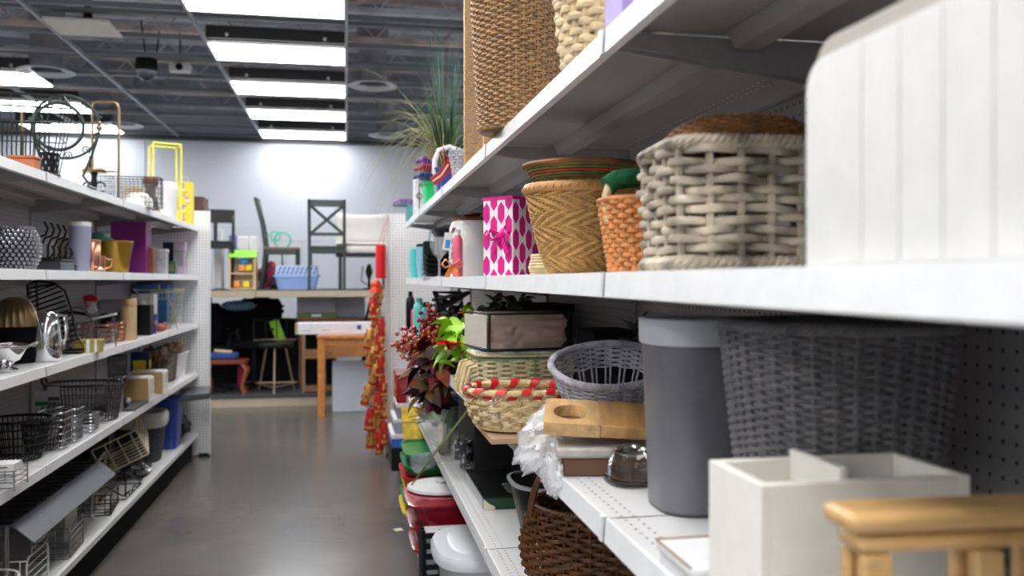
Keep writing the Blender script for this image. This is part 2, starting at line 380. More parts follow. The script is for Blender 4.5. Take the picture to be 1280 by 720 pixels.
# ------------------------------------------------------------------ generic builders
def wicker(name, label, cat, loc, prof, n, rows, stakes, rv, rn, amp, mat, rimr=.006, rot=0, shift=1, period=2, seg=4, flip=0, jit=0, rim_mat=None, rim_tw=None, stake_r=None, base=True, stake_mat=None, thick=None, k=6, rimtop=True):
    """prof(t) -> a, b, z"""
    t = thing(name, label, cat, loc, rot)
    b = MB().weave(prof, n, rows, stakes, rv, rn, amp, shift, period, seg, k, flip, jit); b.build('woven_wall', mat, t)
    b = MB().stakes(prof, n, stakes, stake_r or rn); b.build('stakes', stake_mat or mat, t)
    a, bb, z = prof(1)
    if rimtop: MB().braid(a, bb, n, z+rimr*.4, rimr, 3, rim_tw or stakes).build('rim', rim_mat or mat, t)
    if base:
        a, bb, z = prof(0); q = MB().loft([(a*.99,bb*.99,z),(a*.99,bb*.99,z+.004)], n, 32)
        for i in range(1, 6):
            X, Y, _, _ = ring(a*i/6, bb*i/6, n, 32); q.tube(np.stack([X,Y,np.full(32,z+.002)],1), .004, 5, True)
        q.build('basket_base', mat, t)
    return t
def lin(a0,b0,a1,b1,h,z0=.004,bulge=0):
    return lambda t: (a0+(a1-a0)*t+bulge*math.sin(PI*t), b0+(b1-b0)*t+bulge*math.sin(PI*t), z0+h*t)
def bottle(name, label, cat, loc, prof, mat, cap=None, cap_mat=None, band=None, band_mat=None, N=24, group=None):
    t = thing(name, label, cat, loc, 0, group); MB().lathe(prof, N).build('body', mat, t)
    if cap: MB().lathe(cap, N).build('cap', cap_mat or BK, t)
    if band: MB().lathe(band, N).build('band', band_mat or WH, t)
    return t
def boxt(name, label, cat, loc, d, mat, rot=0, lid=None, lid_h=.03, label_mat=None, bev=.003, group=None):
    """carton or case: body centred on its base, optional lid and printed panel"""
    t = thing(name, label, cat, loc, rot, group); x, y, z = d[0]/2, d[1]/2, d[2]
    hh = z-lid_h if lid else z
    MB().box(-x,-y,0,x,y,hh).build('body', mat, t, bevel=bev)
    if lid: MB().box(-x-.004,-y-.004,hh+.001,x+.004,y+.004,z).build('lid', lid, t, bevel=bev)
    if label_mat:
        MB().box(-x*.7,-y-.002,hh*.25,x*.7,-y-.0003,hh*.75).build('printed_panel', label_mat, t)
        s_ = 1 if loc[0] < 0 else -1
        MB().box(s_*(x+.0003),-y*.7,hh*.25,s_*(x+.002),y*.7,hh*.75).build('side_panel', label_mat, t)
    return t
def wire_basket(name, label, loc, a0,b0,a1,b1,h, mat, n=6, rings=3, bars=28, r=.0022, rimr=.004, rot=0, handle=None, floor=8, cat='wire basket', group=None, feet=False):
    t = thing(name, label, cat, loc, rot, group); z0 = .012 if feet else .004
    b = MB()
    for i in range(rings):
        f = i/rings; X, Y, _, _ = ring(a0+(a1-a0)*f, b0+(b1-b0)*f, n, 40); b.tube(np.stack([X,Y,np.full(40,z0+h*f)],1), r, 5, True)
    A = ring(a0,b0,n,bars); B = ring(a1,b1,n,bars)
    for j in range(bars): b.rod((A[0][j],A[1][j],z0),(B[0][j],B[1][j],z0+h), r*.8, 5)
    b.build('wire_sides', mat, t)
    b = MB()
    for i in range(floor):
        x = -a0+2*a0*(i+.5)/floor; yy = b0*(1-abs(x/a0)**n)**(1/n); b.rod((x,-yy,z0),(x,yy,z0), r*.8, 5)
    b.build('wire_base', mat, t)
    X, Y, _, _ = ring(a1,b1,n,48); MB().tube(np.stack([X,Y,np.full(48,z0+h)],1), rimr, 6, True).build('rim', mat, t)
    if handle == 'sides':
        for s_ in (1,-1):
            MB().tube([(s_*a1,-.04,z0+h),(s_*(a1+.01),-.035,z0+h+.03),(s_*(a1+.01),.035,z0+h+.03),(s_*a1,.04,z0+h)], rimr*.9, 6).build('handle', mat, t)
    if handle == 'arch': MB().tube([(p[0],0,p[2]) for p in arc((0,0,z0+h), a1, 0, PI, 16, ry=a1*1.1)], rimr, 6).build('handle', mat, t)
    if feet:
        for sx in (1,-1):
            for sy in (1,-1): MB().sph((sx*a0*.7,sy*b0*.7,.007), .007, 8).build('foot', mat, t)
    return t
# ================================================================== RIGHT UNIT, eye-level shelf
def wickmat(name, c, n=.3, sc=30, r=.55): return M(name, c, r, noise=n, scale=sc)
SEA = wickmat('seagrass', (.36,.215,.10), .35, 60); CRM = wickmat('cream_rush', (.68,.53,.32), .2, 30)
RAT = wickmat('grey_rattan', (.42,.36,.28), .65, 16); ORW = wickmat('orange_willow', (.60,.24,.07), .2, 40)
BAM = wickmat('bamboo_splint', (.50,.28,.085), .25, 50); DBR = wickmat('dark_willow', (.20,.085,.025), .35, 40)
GWK = wickmat('grey_wicker', (.16,.155,.165), .2, 40); NAT = wickmat('natural_rush', (.60,.46,.25), .25, 60)
WGR = wickmat('whitewashed_wicker', (.42,.42,.46), .3, 40); GLZ = wickmat('varnished_wicker', (.12,.045,.012), .35, 50, .3)

# white beadboard case near the camera
t = thing('beadboard_crate', 'large white beadboard-fronted wooden crate at the near end of the eye-level shelf', 'crate', (.45,.50,RM))
q = MB(); P = []
for i in range(9): a = PI/2+PI/2*i/8; P.append((.33-.035+0*.0 if 0 else 0, 0))
yl, yr, hh, rr = -.33, .315, .226, .035
poly = [(yl,0),(yr,0)]+[(yr-rr+rr*math.cos(a), hh-rr+rr*math.sin(a)) for a in [PI/2*i/8 for i in range(9)]]+[(yl,hh)]
q.prism(poly, 'x', .012, .26); q.build('case', M('case_putty', (.40,.38,.34), .5), t, bevel=.004)
hh = .204; yr = .312
y = yl; k = 0
fp = M('white_paint', (.66,.66,.66), .35)
q = MB()
poly = [(yl,0),(yr,0)]+[(yr-.03+.03*math.cos(a), hh-.03+.03*math.sin(a)) for a in [PI/2*i/8 for i in range(9)]]+[(yl,hh)]
q.prism(poly, 'x', .002, .012); q.build('front_panel', fp, t, bevel=.002)
q = MB(); y = yl
while y < yr-.05: q.box(-.0008, y+.0008, .003, .002, y+.0532, hh-.003); y += .054
q.build('beadboard_slats', fp, t, bevel=.0005)

# thick grey rattan basket
PR = lambda t_: (.135+.006*t_, .115+.006*t_, .012+.175*t_)
t = wicker('rattan_basket', 'square basket of thick whitewashed grey rattan beside the white crate', 'basket', (.625,1.325,RM), PR, 6, 12, 20, .0066, .0052, .0078, RAT, rimr=.011, rim_tw=30, stake_r=.006, jit=.004, k=7, rot=-.06)
MB().braid(.137, .117, 6, .012, .012, 3, 26).build('foot_braid', RAT, t)
# dark shallow basket upside down on it
PR = lambda t_: (.128-.045*t_**2, .10-.04*t_**2, .006+.04*t_)
t = wicker('shallow_basket', 'dark brown shallow wicker basket turned over on the grey rattan basket', 'basket', (.63,1.33,RM+.198), PR, 2, 9, 36, .0026, .002, .0035, DBR, rimr=.004, base=False, rimtop=False, rot=.1)
MB().braid(.128,.10,2,.004,.005,3,40).build('rim', DBR, t)
MB().loft([(.083,.06,.044),(.04,.03,.049)], 2, 32).build('basket_base', DBR, t)
# orange willow basket with green grip
t = wicker('willow_basket', 'small orange willow basket with a green wrapped handle', 'basket', (.595,1.64,RM), lin(.085,.075,.108,.085,.135), 2.6, 15, 36, .0046, .0028, .0045, ORW, rimr=.006, jit=.001, rot=.1)
hp = [(-.10,0,.10),(-.104,0,.15),(-.098,0,.172),(-.075,0,.183),(0,0,.188),(.075,0,.183),(.098,0,.172),(.104,0,.15),(.10,0,.10)]
h_ = MB().tube(hp, .009, 8).build('handle', NAT, t)
MB().tube([(-.103,0,.168),(-.085,0,.181),(-.05,0,.186),(-.03,0,.188)], .019, 12).build('green_grip', M('green_felt', (.01,.12,.04), .95, noise=.25, bump=.4, scale=80), h_, label='dark green wrapped grip')
q = MB()
for i in range(5): q.tube(arc((-.018+.0075*i,0,.186), .013, 0, 2*PI, 10, 'yz')[:-1], .0045, 6, True)
q.build('handle_binding', NAT, h_)
# golden bamboo bowl basket
BP = lambda t_: (.070+.064*t_**.62, .070+.064*t_**.62, .006+.205*t_)
t = wicker('bamboo_basket', 'round golden bamboo basket with herringbone weave tapering to its base', 'basket', (.565,2.10,RM), BP, 2, 46, 72, .0024, .0014, .0030, BAM, rimr=.004, shift=1, period=4, seg=3, flip=8, rimtop=False)
q = MB().tube(np.stack([ring(.136,.136,2,60)[0], ring(.136,.136,2,60)[1], np.full(60,.208)],1), .012, 8, True, rn=.005); q.build('rim', M('bamboo_rim', (.50,.25,.08), .4, noise=.2, scale=8), t)
q = MB()
for j in range(44):
    a = 2*PI*j/44; q.tube([(.131*math.cos(a-.02),.131*math.sin(a-.02),.195),(.1435*math.cos(a),.1435*math.sin(a),.206),(.133*math.cos(a+.02),.133*math.sin(a+.02),.222)], .0013, 4)
q.build('rim_lashing', BAM, t)
# coiled bowl sitting in it
CP1 = M('coil_green', (.20,.18,.05), .7, noise=.5, scale=30); CP2 = M('coil_red', (.42,.06,.02), .7, noise=.35, scale=20)
t = thing('coiled_bowl', 'shallow coiled bowl in red and olive resting in the bamboo basket', 'bowl', (.57,2.10,RM+.17))
q = MB(); q2 = MB(); q3 = MB()
for i in range(15):
    f = i/14; r = .05+.092*f**.8; z = .008+.088*f; pts = [(r*math.cos(a), r*math.sin(a), z) for a in np.linspace(0,2*PI,49)[:-1]]
    if i in (5,6,11): q2.tube(pts, .0042, 5, True)
    elif i == 14:
        q3.tube(pts, .006, 6, True)
    else: q.tube(pts, .0042, 5, True)
q.loft([(.05,.05,.004),(.05,.05,.01)], 2, 24)
q.build('bowl_wall', CP1, t); q2.build('red_band', CP2, t, label='red coils'); q3.build('rim_wrap', M('rim_wrap', (.22,.08,.02), .6, noise=.8, scale=14), t)
# flat straw basket behind
t = thing('straw_basket', 'low coiled straw basket half hidden behind the golden bamboo basket', 'basket', (.60,2.43,RM))
q = MB()
for i in range(6): 
    r = .09-.0025*abs(i-2); q.tube([(r*math.cos(a), r*math.sin(a), .006+.0085*i) for a in np.linspace(0,2*PI,41)[:-1]], .0058, 6, True)
for i in range(9): q.tube([((.083-.01*i)*math.cos(a), (.083-.01*i)*math.sin(a), .056) for a in np.linspace(0,2*PI,33)[:-1]], .0055, 5, True)
q.build('coiled_body', NAT, t); MB().lathe([(.0935,.018),(.0935,.024)], 40, cap0=False, cap1=False).build('green_coil', LIME, t)
# pink and white gift box
t = thing('gift_basket', 'square woven gift box in white with magenta hexagons and a bow', 'gift box', (.505,2.705,RM), math.radians(38))
WV = M('white_weave', (.80,.79,.83), .7, bump=.3, scale=60)
a, h = .061, .242
MB().box(-a,-a,0,a,a,h-.006).build('body', WV, t, bevel=.003)
q = MB()
for x0,y0,x1,y1 in ((-a-.002,-a-.002,a+.002,-a+.002),(-a-.002,a-.002,a+.002,a+.002),(-a-.002,-a+.002,-a+.002,a-.002),(a-.002,-a+.002,a+.002,a-.002)): q.box(x0,y0,h-.008,x1,y1,h+.002)
q.build('rim', MAG, t)
q = MB()
for face in range(4):
    rz = Matrix.Rotation(face*PI/2, 4, 'Z'); yf = -a-.0008
    for c_ in range(4):
        xc = -a+.015+.0305*c_
        for r_ in range(5):
            zc = .03+.082*r_ - (.041 if c_ % 2 else 0); hw, ht = .0135, .034
            P = [(xc-hw,zc-ht*.5),(xc,zc-ht),(xc+hw,zc-ht*.5),(xc+hw,zc+ht*.5),(xc,zc+ht),(xc-hw,zc+ht*.5)]
            P = [(max(-a,min(a,x)), max(.001,min(h-.008,z))) for x,z in P]
            if max(z for x,z in P)-min(z for x,z in P) < .004: continue
            n0 = q.n; q.prism(P, 'y', yf, yf+.0006)
            q.v[-1] = np.array([tuple(rz @ Vector(p)) for p in q.v[-1]])
q.build('hexagon_pattern', MAG, t, smooth=False)
q = MB(); bx, by, bz = -a-.006, -a*.3, .125
for s_ in (1,-1):
    q.tube([(bx,by,bz),(bx-.012,by+s_*.028,bz+.018),(bx-.014,by+s_*.045,bz+.002),(bx-.008,by+s_*.028,bz-.014),(bx,by,bz)], .013, 8, rn=.003)
    q.tube([(bx,by,bz),(bx-.008,by+s_*.02,bz-.03),(bx-.006,by+s_*.03,bz-.055)], .009, 6, rn=.0015)
q.sph((bx-.004,by,bz), .011, 8); q.build('ribbon_bow', M('magenta_satin', (.75,.01,.28), .35), t)
# twisted grey handle basket behind it
t = wicker('handled_basket', 'grey basket with tall twisted rope handle behind the gift box', 'basket', (.70,2.98,RM), lin(.09,.12,.11,.14,.12), 4, 10, 28, .005, .003, .004, WGR, rimr=.006)
MB().twist([(-.11,0,.1),(-.115,0,.20),(-.09,0,.27),(-.03,0,.325),(.04,0,.33),(.09,0,.27),(.11,0,.18),(.11,0,.1)], .013, 3, 16).build('handle', WGR, t)
# white canister like a milk jug
x, y, s = at(590, .56)
t = thing('canister', 'tall white glazed canister with brown lid and brown motifs', 'canister', (x,y,RM))
r = 29*s
MB().lathe([(r*.93,0),(r,.012),(r,.19),(r*.97,.222),(r*.86,.248),(r*.80,.256)], 40).build('body', M('white_glaze', (.78,.76,.75), .12, coat=.5), t)
bg = M('brown_glaze', (.16,.035,.018), .2, coat=.5)
l_ = MB().lathe([(r*.88,.257),(r*.84,.268),(r*.4,.276),(r*.36,.276)], 36).build('lid', bg, t)
MB().lathe([(r*.30,.277),(r*.42,.284),(r*.42,.291),(r*.3,.295)], 24).build('lid_knob', bg, l_)
for k_, zc in enumerate((.045,.105,.15,.20)):
    q = MB(); an = math.radians(212)
    for j in range(9):
        aa = an+random.uniform(-.16,.16); q.sph((r*math.cos(aa), r*math.sin(aa), zc+random.uniform(-.02,.02)), .011, 8, (.25,.9,1))
    q.build('brown_motif', bg, t)
# small goods near the far end of the eye-level shelf
x, y, s = at(572, .47)
bottle('shampoo_bottle', 'slim pink bottle standing beside the white canister', 'bottle', (x,y,RM), [(.02,0),(.022,.01),(.022,.16),(.012,.18)], PINK, [(.012,.18),(.013,.205)], WH)
t = thing('gift_tag', 'orange ribbon bow and gift tag on a bag beside the white canister', 'gift tag', (x-.03,y-.06,RM)); q = MB()
for s_ in (1,-1):
    q.tube([(0,0,.05),(s_*.03,-.01,.075),(s_*.045,0,.055),(s_*.03,0,.04),(0,0,.05)], .018, 6, rn=.003); q.tube([(0,0,.05),(s_*.015,-.01,.02),(s_*.025,-.005,.0)], .012, 6, rn=.002)
q.build('bow', M('orange_satin', (.85,.25,.06), .35), t)
g_ = MB().cb((-.02,0,.15), (.035,.002,.075), (0,.15,0)).build('card', WH, t); MB().cb((-.02,-.002,.14), (.02,.001,.035), (0,.15,0)).build('blue_print', M('print_blue',(.05,.3,.7),.5), g_)
MB().tube([(-.015,0,.185),(.01,0,.215),(.03,0,.245)], .0012, 4).build('string', WH, t)
x, y, s = at(549, .45)
bottle('plastic_goblet', 'clear plastic goblet in front of black trays', 'goblet', (x,y,RM), [(.035,0),(.035,.004),(.006,.01),(.006,.09),(.035,.12),(.046,.15),(.048,.20)], CP)
x, y, s = at(549, .52); t = thing('tray_stack', 'stack of black plastic trays on the eye-level shelf', 'trays', (x,y+.15,RM))
for i in range(5): MB().loft([(.06,.09,.028*i),(.075,.105,.028*i+.022),(.08,.11,.028*i+.022),(.08,.11,.028*i+.026)], 8, 32).build('tray', BK, t)
x, y, s = at(578, .74); t = thing('storage_bin', 'tall black ribbed bin behind the white canister', 'bin', (x,y+.15,RM))
q = MB().loft([(.15,.12,0),(.17,.14,.30),(.18,.15,.30),(.18,.15,.32)], 6, 48); q.build('body', M('dark_bin', (.035,.035,.04), .4), t)
q = MB()
for j in range(16): q.box(-.15+.019*j, -.142, .02, -.143+.019*j, -.128, .29)
q.build('ribs', DGREY, t)
def tumbler(px, X, r, h, mat, lab, capm=BK, straw=None, dy=0, z=RM):
    x, y, s = at(px, X); t = thing('tumbler', lab, 'tumbler', (x,y+dy,z))
    MB().lathe([(r*.75,0),(r*.78,.01),(r,h*.5),(r,h)], 24).build('body', mat, t); MB().lathe([(r*1.03,h),(r*1.03,h+.012),(r*.7,h+.02)], 24).build('lid', capm, t)
    if straw: MB().rod((0,0,h),(r*.3,0,h+.09),.004,6).build('straw', straw, t)
tumbler(518, .47, .035, .19, AQ, 'aqua tumbler at the far end of the eye-level shelf', AQ)
tumbler(527, .47, .034, .20, M('pale_aqua', (.25,.55,.66), .3), 'pale blue tumbler next to the aqua tumbler', BK)
tumbler(536, .50, .036, .21, BK, 'black tumbler with a teal straw', BK, AQ)
tumbler(543, .60, .036, .23, DGREY, 'dark grey tumbler behind the black tumbler', BK)
x, y, s = at(538, .46); tag(MB().cb((0,0,.002), (.10,.5,.004)).build('paper_sheet', WH), 'white paper sheet lying at the shelf edge below the tumblers', 'paper', loc=(x,y-.2,RM))

# ================================================================== RIGHT UNIT, top shelf
# tall seagrass hamper
SP = lambda t_: (.108+.03*t_, .108+.03*t_, .006+.50*t_)
t = wicker('seagrass_basket', 'tall brown seagrass basket standing on the edge of the top shelf', 'basket', (.478,2.44,RT), SP, 2, 62, 38, .0042, .0045, .0055, SEA, rimr=.007, jit=.0008, seg=4, base=False)
q = MB()
for i in range(15): q.tube([((.109-.0073*i)*math.cos(a), (.109-.0073*i)*math.sin(a), .004) for a in np.linspace(0,2*PI,41)[:-1]], .004, 5, True)
q.build('basket_base', SEA, t)
# wood framed wicker hamper
t = thing('wicker_hamper', 'wood-framed wicker hamper panel box standing behind the seagrass basket', 'hamper', (.435,2.80,RT))
X1, Y1, Z1 = .30, .50, .75
for x_ in (0,X1-.02):
    for y_ in (0,Y1-.025): MB().box(x_, y_, 0, x_+.02, y_+.025, Z1).build('corner_post', WOOD, t, bevel=.002)
for z_ in (0,Z1-.02):
    for (a0,b0,a1,b1) in ((0,.025,.018,Y1-.025),(X1-.018,.025,X1,Y1-.025),(.02,0,X1-.02,.018),(.02,Y1-.018,X1-.02,Y1)): MB().box(a0,b0,z_,a1,b1,z_+.02).build('rail', WOOD, t, bevel=.002)
for (x_, nm) in ((.009,'wicker_panel'),(X1-.009,'wicker_panel')):
    q = MB(); N_ = 26
    for i in range(64):
        z_ = .025+.0108*i; q.tube([(x_+.006*math.cos(PI*(j+i)), .022+.0178*j, z_) for j in range(N_)], .003, 5, rn=.002)
    for j in range(13): q.rod((x_, .04+.035*j, .02), (x_, .04+.035*j, Z1-.02), .0025, 5)
    q.build(nm, SEA, t)
for y_ in (.009, Y1-.009):
    q = MB()
    for i in range(64):
        z_ = .025+.0108*i; q.tube([(.018+.0176*j, y_+.003*math.cos(PI*(j+i)), z_) for j in range(16)], .0034, 5, rn=.002)
    q.build('wicker_panel', BAM, t)
# cream chunky basket
CPf = lambda t_: (.098+.032*t_, .098+.032*t_, .01+.27*t_)
t = wicker('rush_basket', 'chunky cream rush basket at the near end of the top shelf', 'basket', (.53,1.70,RT), CPf, 2, 17, 26, .0085, .007, .0065, CRM, rimr=.01, shift=1, jit=.003, k=7)
boxt('lilac_box', 'small lilac box on the top shelf beside the cream rush basket', 'box', (.475,1.42,RT), (.07,.10,.10), M('lilac', (.35,.28,.6), .5), lid=WH)
# small grey wicker pot
x, y, s = at(581, .475)
wicker('small_wicker_pot', 'small whitewashed wicker pot at the shelf edge beyond the hamper', 'basket', (x,y,RT), lin(.045,.045,.062,.062,.10), 2, 9, 22, .005, .0035, .004, WGR, rimr=.005)
PL = M('plaid_ribbon', (.45,.02,.02), .6, noise=.5, scale=120)
t = thing('plaid_bow', 'red plaid ribbon bow hanging over the top shelf edge', 'ribbon bow', (x-.035,y+.22,RT+.005)); q = MB()
for s_ in (1,-1):
    q.tube([(0,0,.09),(s_*.03,-.01,.15),(s_*.045,-.01,.13),(s_*.02,0,.085),(0,0,.09)], .018, 6, rn=.003)
q.tube([(0,0,.09),(-.04,-.02,.03),(-.08,-.03,-.0)], .022, 6, rn=.002); q.tube([(0,0,.09),(.01,-.02,.03),(.03,-.03,.0)], .012, 6, rn=.002); q.sph((0,-.005,.09), .016, 8)
q.build('ribbon', PL, t); MB().tube([(0,-.006,.092),(-.04,-.0235,.03),(-.078,-.033,.002)], .004, 5, rn=.001).build('ribbon_stripe', CREAM, t)
# tote with white handle
x, y, s = at(566, .52)
t = thing('beach_bucket', 'blue bucket with thick white arched handle on the top shelf', 'bucket', (x,y+.15,RT))
MB().lathe([(.06,0),(.075,.15),(.08,.15),(.08,.16)], 28).build('body', BLU, t)
MB().tube([(-.075,0,.13),(-.075,0,.20),(-.055,0,.25),(0,0,.27),(.055,0,.25),(.075,0,.20),(.075,0,.13)], .014, 8).build('handle', WH, t)
# artificial grass plant
x, y, s = at(556, .52)
t = thing('grass_plant', 'artificial grass plant with long arching blades in a pale blue pot', 'plant', (x,y,RT))
MB().lathe([(.05,0),(.065,.16),(.07,.16),(.07,.17)], 28, cap1=False).build('pot', M('pale_blue_pot', (.35,.48,.58), .3), t)
gr = M('grass_blade', (.10,.22,.06), .5, noise=.4, scale=8); gr2 = M('dry_blade', (.50,.50,.28), .6, noise=.3, scale=8); gr3 = M('blue_green_blade', (.05,.22,.15), .5)
random.seed(11)
for nm, mt, cnt in (('green_blades', gr, 110), ('dry_blades', gr2, 70), ('tall_blades', gr3, 50)):
    q = MB()
    for i in range(cnt):
        az = random.gauss(PI*1.08, .95) if mt is gr2 else random.uniform(0, 2*PI)
        if mt is gr2: L_, sp, dr = random.uniform(.45,.80), random.uniform(.16,.42), random.uniform(.15,.70)
        elif mt is gr: L_, sp, dr = random.uniform(.35,.62), random.uniform(.04,.16), random.uniform(0,.10)
        else: L_, sp, dr = random.uniform(.5,.85), random.uniform(.02,.12), 0
        pts = []
        for k_ in range(9):
            f = k_/8; rr_ = .02+sp*(f**1.6)*1.1; z_ = .12+L_*(f-.0) - dr*f**3*1.25
            pts.append((rr_*math.cos(az), rr_*math.sin(az), z_))
        wd = [.009*(1-.85*(k_/8)) for k_ in range(9)]
        
        q.tube(pts, wd, 4, rn=[v*.3 for v in wd])
    q.build(nm, mt, t)
# spray bottle
x, y, s = at(541, .50); t = thing('spray_bottle', 'white spray bottle with a red-orange nozzle on the top shelf', 'spray bottle', (x+.02,y,RT))
MB().loft([(.04,.03,0),(.042,.032,.20),(.015,.015,.26),(.015,.015,.30)], 3, 24).build('body', WH, t)
n_ = MB().prism([(-.05,.33),(-.02,.30),(.02,.30),(.03,.37),(-.02,.38)], 'y', -.018, .018).build('nozzle', M('red_orange', (.8,.08,.02), .4), t, bevel=.003)
# green bin with bright plastic ware
x, y, s = at(540, .50); t = thing('green_basket', 'bright green plastic bin on the far part of the top shelf', 'bin', (x,y-.1,RT))
q = MB().loft([(.05,.10,0),(.062,.12,.135),(.07,.13,.135),(.07,.13,.15)], 8, 40); q.build('body', BGRN, t); MB().loft([(.074,.134,.145),(.074,.134,.153)], 8, 40).build('rim', GRN, t)
tz = RT+.155
for i, (mt, lab) in enumerate(((BLU,'blue plastic tray, lowest of the stack in the green bin'),(RED,'red plastic tray, middle of the stack on the green bin'),(PLUM,'purple plastic tray, topmost of the stack on the green bin'))):
    tt = thing('plastic_tray', lab, 'tray', (x,y-.1,tz+.045*i), 0, 'bright trays on the green bin')
    MB().loft([(.06,.10,0),(.082-.006*i,.13,.036),(.088-.006*i,.135,.036),(.088-.006*i,.135,.043)], 6, 32).build('body', mt, tt)
    MB().tube([(-.082+.006*i,-.04,.036),(-.112+.006*i,-.03,.026),(-.112+.006*i,.03,.026),(-.082+.006*i,.04,.036)], .009, 6).build('handle', mt, tt)
# white binder with a black band
x, y, s = at(524, .46); t = thing('gift_case', 'white patterned box with a black band and ring', 'box', (x,y,RT))
MB().box(-.035,-.05,0,.035,.05,.235).build('body', M('white_print', (.75,.75,.78), .5, noise=.15, scale=90), t, bevel=.003)
MB().box(-.006,-.052,.001,-.001,-.05,.236).build('band', BK, t); MB().tube(arc((-.003,-.053,.12), .016, 0, 2*PI, 16)[:-1], .003, 6, True).build('ring', BK, t)
x, y, s = at(509, .44); t = boxt('teal_box', 'teal box at the very end of the top shelf', 'box', (x+.02,6.2,RT), (.09,.22,.10), TEAL)
t = thing('slipper', 'purple and teal patterned slipper lying on the teal box', 'slipper', (x-.035,6.2,RT+.102), .2)
MB().loft([(.085,.04,0),(.09,.045,.012),(.085,.042,.03),(.05,.03,.05)], 2.4, 28).build('sole', M('slipper_cloth', (.18,.10,.28), .6, noise=.6, scale=60), t); MB().loft([(.09,.047,.004),(.09,.047,.01)], 2.4, 28).build('trim', TEAL, t)
# ================================================================== RIGHT UNIT, shelf below eye level
# grey bin
t = thing('waste_bin', 'plain grey cylindrical waste bin with lighter rim band', 'waste bin', (.60,1.445,R1))
gb = M('bin_grey', (.16,.158,.175), .45)
MB().loft([(.076,.074,0),(.079,.077,.008),(.090,.086,.285)], 3, 56).build('body', gb, t)
MB().loft([(.093,.089,.283),(.095,.091,.286),(.096,.092,.326),(.093,.089,.328),(.090,.086,.326),(.088,.084,.29)], 3, 56, cap0=False, cap1=False).build('rim_band', M('bin_band', (.55,.57,.62), .4), t, label='lighter grey rim band')
MB().loft([(.077,.075,.0005),(.0785,.0765,.004)], 3, 48).build('base_ring', DGREY, t)
# big grey wicker basket
GP = lambda t_: (.122+.034*t_, .120+.030*t_, .01+.315*t_)
wicker('laundry_basket', 'large dark grey wicker basket behind the white divided box', 'basket', (.695,1.165,R1), GP, 2.3, 54, 36, .0028, .0022, .0046, GWK, rimr=.008, seg=4, stake_r=.004)
# white divided box
t = thing('divided_box', 'white painted wooden box with divider beside the bamboo stool', 'box', (.43,.865,R1))
wp = M('ivory_paint', (.82,.81,.75), .45, noise=.03); X1, Y1, Z1 = .25, .135, .176
for nm, bx in (('side_panel',(0,0,0,.012,Y1,Z1)),('side_panel',(X1-.012,0,0,X1,Y1,Z1)),('front_panel',(.0125,0,0,X1-.0125,.012,Z1)),('back_panel',(.0125,Y1-.012,0,X1-.0125,Y1,Z1)),('bottom_panel',(.0125,.0125,0,X1-.0125,Y1-.0125,.01))):
    MB().box(*bx).build(nm, wp, t, bevel=.001)
MB().box(.098,.0125,.011,.108,Y1-.0125,Z1+.012).build('divider', wp, t, bevel=.001)
# bamboo stool
t = thing('bamboo_stool', 'small honey bamboo stool at the nearest end of the lower shelf', 'stool', (.432,.665,R1), -.05); bs = M('bamboo_honey', (.62,.38,.15), .35, noise=.15, scale=10, stretch=(1,6,6), coat=.3)
MB().cb((.105,.05,.182), (.225,.056,.019)).build('seat', bs, t, bevel=.007)
MB().cb((.105,.05,.162), (.205,.044,.017)).build('apron', bs, t, bevel=.008)
for x_ in (.022,.128,.192):
    for y_ in (.036,.064): MB().box(x_-.014,y_-.007,0,x_+.014,y_+.007,.153).build('leg', bs, t, bevel=.003)
for y_ in (.036,.064): MB().box(.037,y_-.005,.05,.113,y_+.005,.064).build('stretcher', bs, t, bevel=.002)
# small white box
t = boxt('flat_box', 'flat white box with a brown edge in front of the grey bin', 'box', (.478,1.095,R1), (.108,.12,.034), M('white_card', (.75,.75,.77), .5), lid=M('white_lid', (.80,.81,.84), .45), lid_h=.012)
MB().box(-.059,-.064,.0345,-.0565,.064,.036).build('brown_edge', M('raw_edge', (.30,.18,.08), .7), t); MB().box(-.056,.061,.0345,.058,.064,.036).build('brown_edge', MC['raw_edge'], t)
# glass dish
x, y, s = on(789, 603, R1); t = thing('glass_dish', 'clear glass covered dish beneath the wooden tray', 'dish', (x,y,R1))
MB().loft([(.045,.05,0),(.05,.055,.004),(.05,.055,.012)], 3, 32).build('plate', GLS, t)
MB().loft([(.042,.046,.0125),(.042,.046,.03),(.034,.038,.062),(.018,.02,.072)], 3, 32).build('cover', GLS, t)
# tray with an oval hole
t = thing('wooden_board', 'honey acacia wood board with a large round hole', 'board', (.525,1.775,1.218), (math.radians(9),math.radians(2.5),math.radians(-14)))
aw = M('acacia', (.46,.25,.09), .35, noise=.35, scale=5, stretch=(7,1,7)); aw2 = M('acacia_light', (.60,.38,.17), .4, noise=.3, scale=7, stretch=(7,1,7))
hx, hy, hr = -.065, -.005, .036; q = MB(); N_ = 40; V = []; W = []
x0, x1, y0, y1 = -.12, -.006, -.085, .085
for i in range(N_):
    a = 2*PI*i/N_; c, s_ = math.cos(a), math.sin(a); V.append((hx+hr*c, hy+hr*1.35*s_))
    m_ = min(((x1-hx) if c > 0 else (hx-x0))/max(abs(c),1e-6), ((y1-hy) if s_ > 0 else (hy-y0))/max(abs(s_),1e-6)); W.append((hx+m_*c, hy+m_*s_))
zt, zb = .013, -.013
vv = [(p[0],p[1],zt) for p in V]+[(p[0],p[1],zt) for p in W]+[(p[0],p[1],zb) for p in V]+[(p[0],p[1],zb) for p in W]; ff = []
for i in range(N_):
    j = (i+1) % N_; ff += [(i,N_+i,N_+j,j),(2*N_+j,3*N_+j,3*N_+i,2*N_+i),(i,j,2*N_+j,2*N_+i),(N_+j,N_+i,3*N_+i,3*N_+j)]
q.add(vv, ff).build('holed_end', aw2, t)
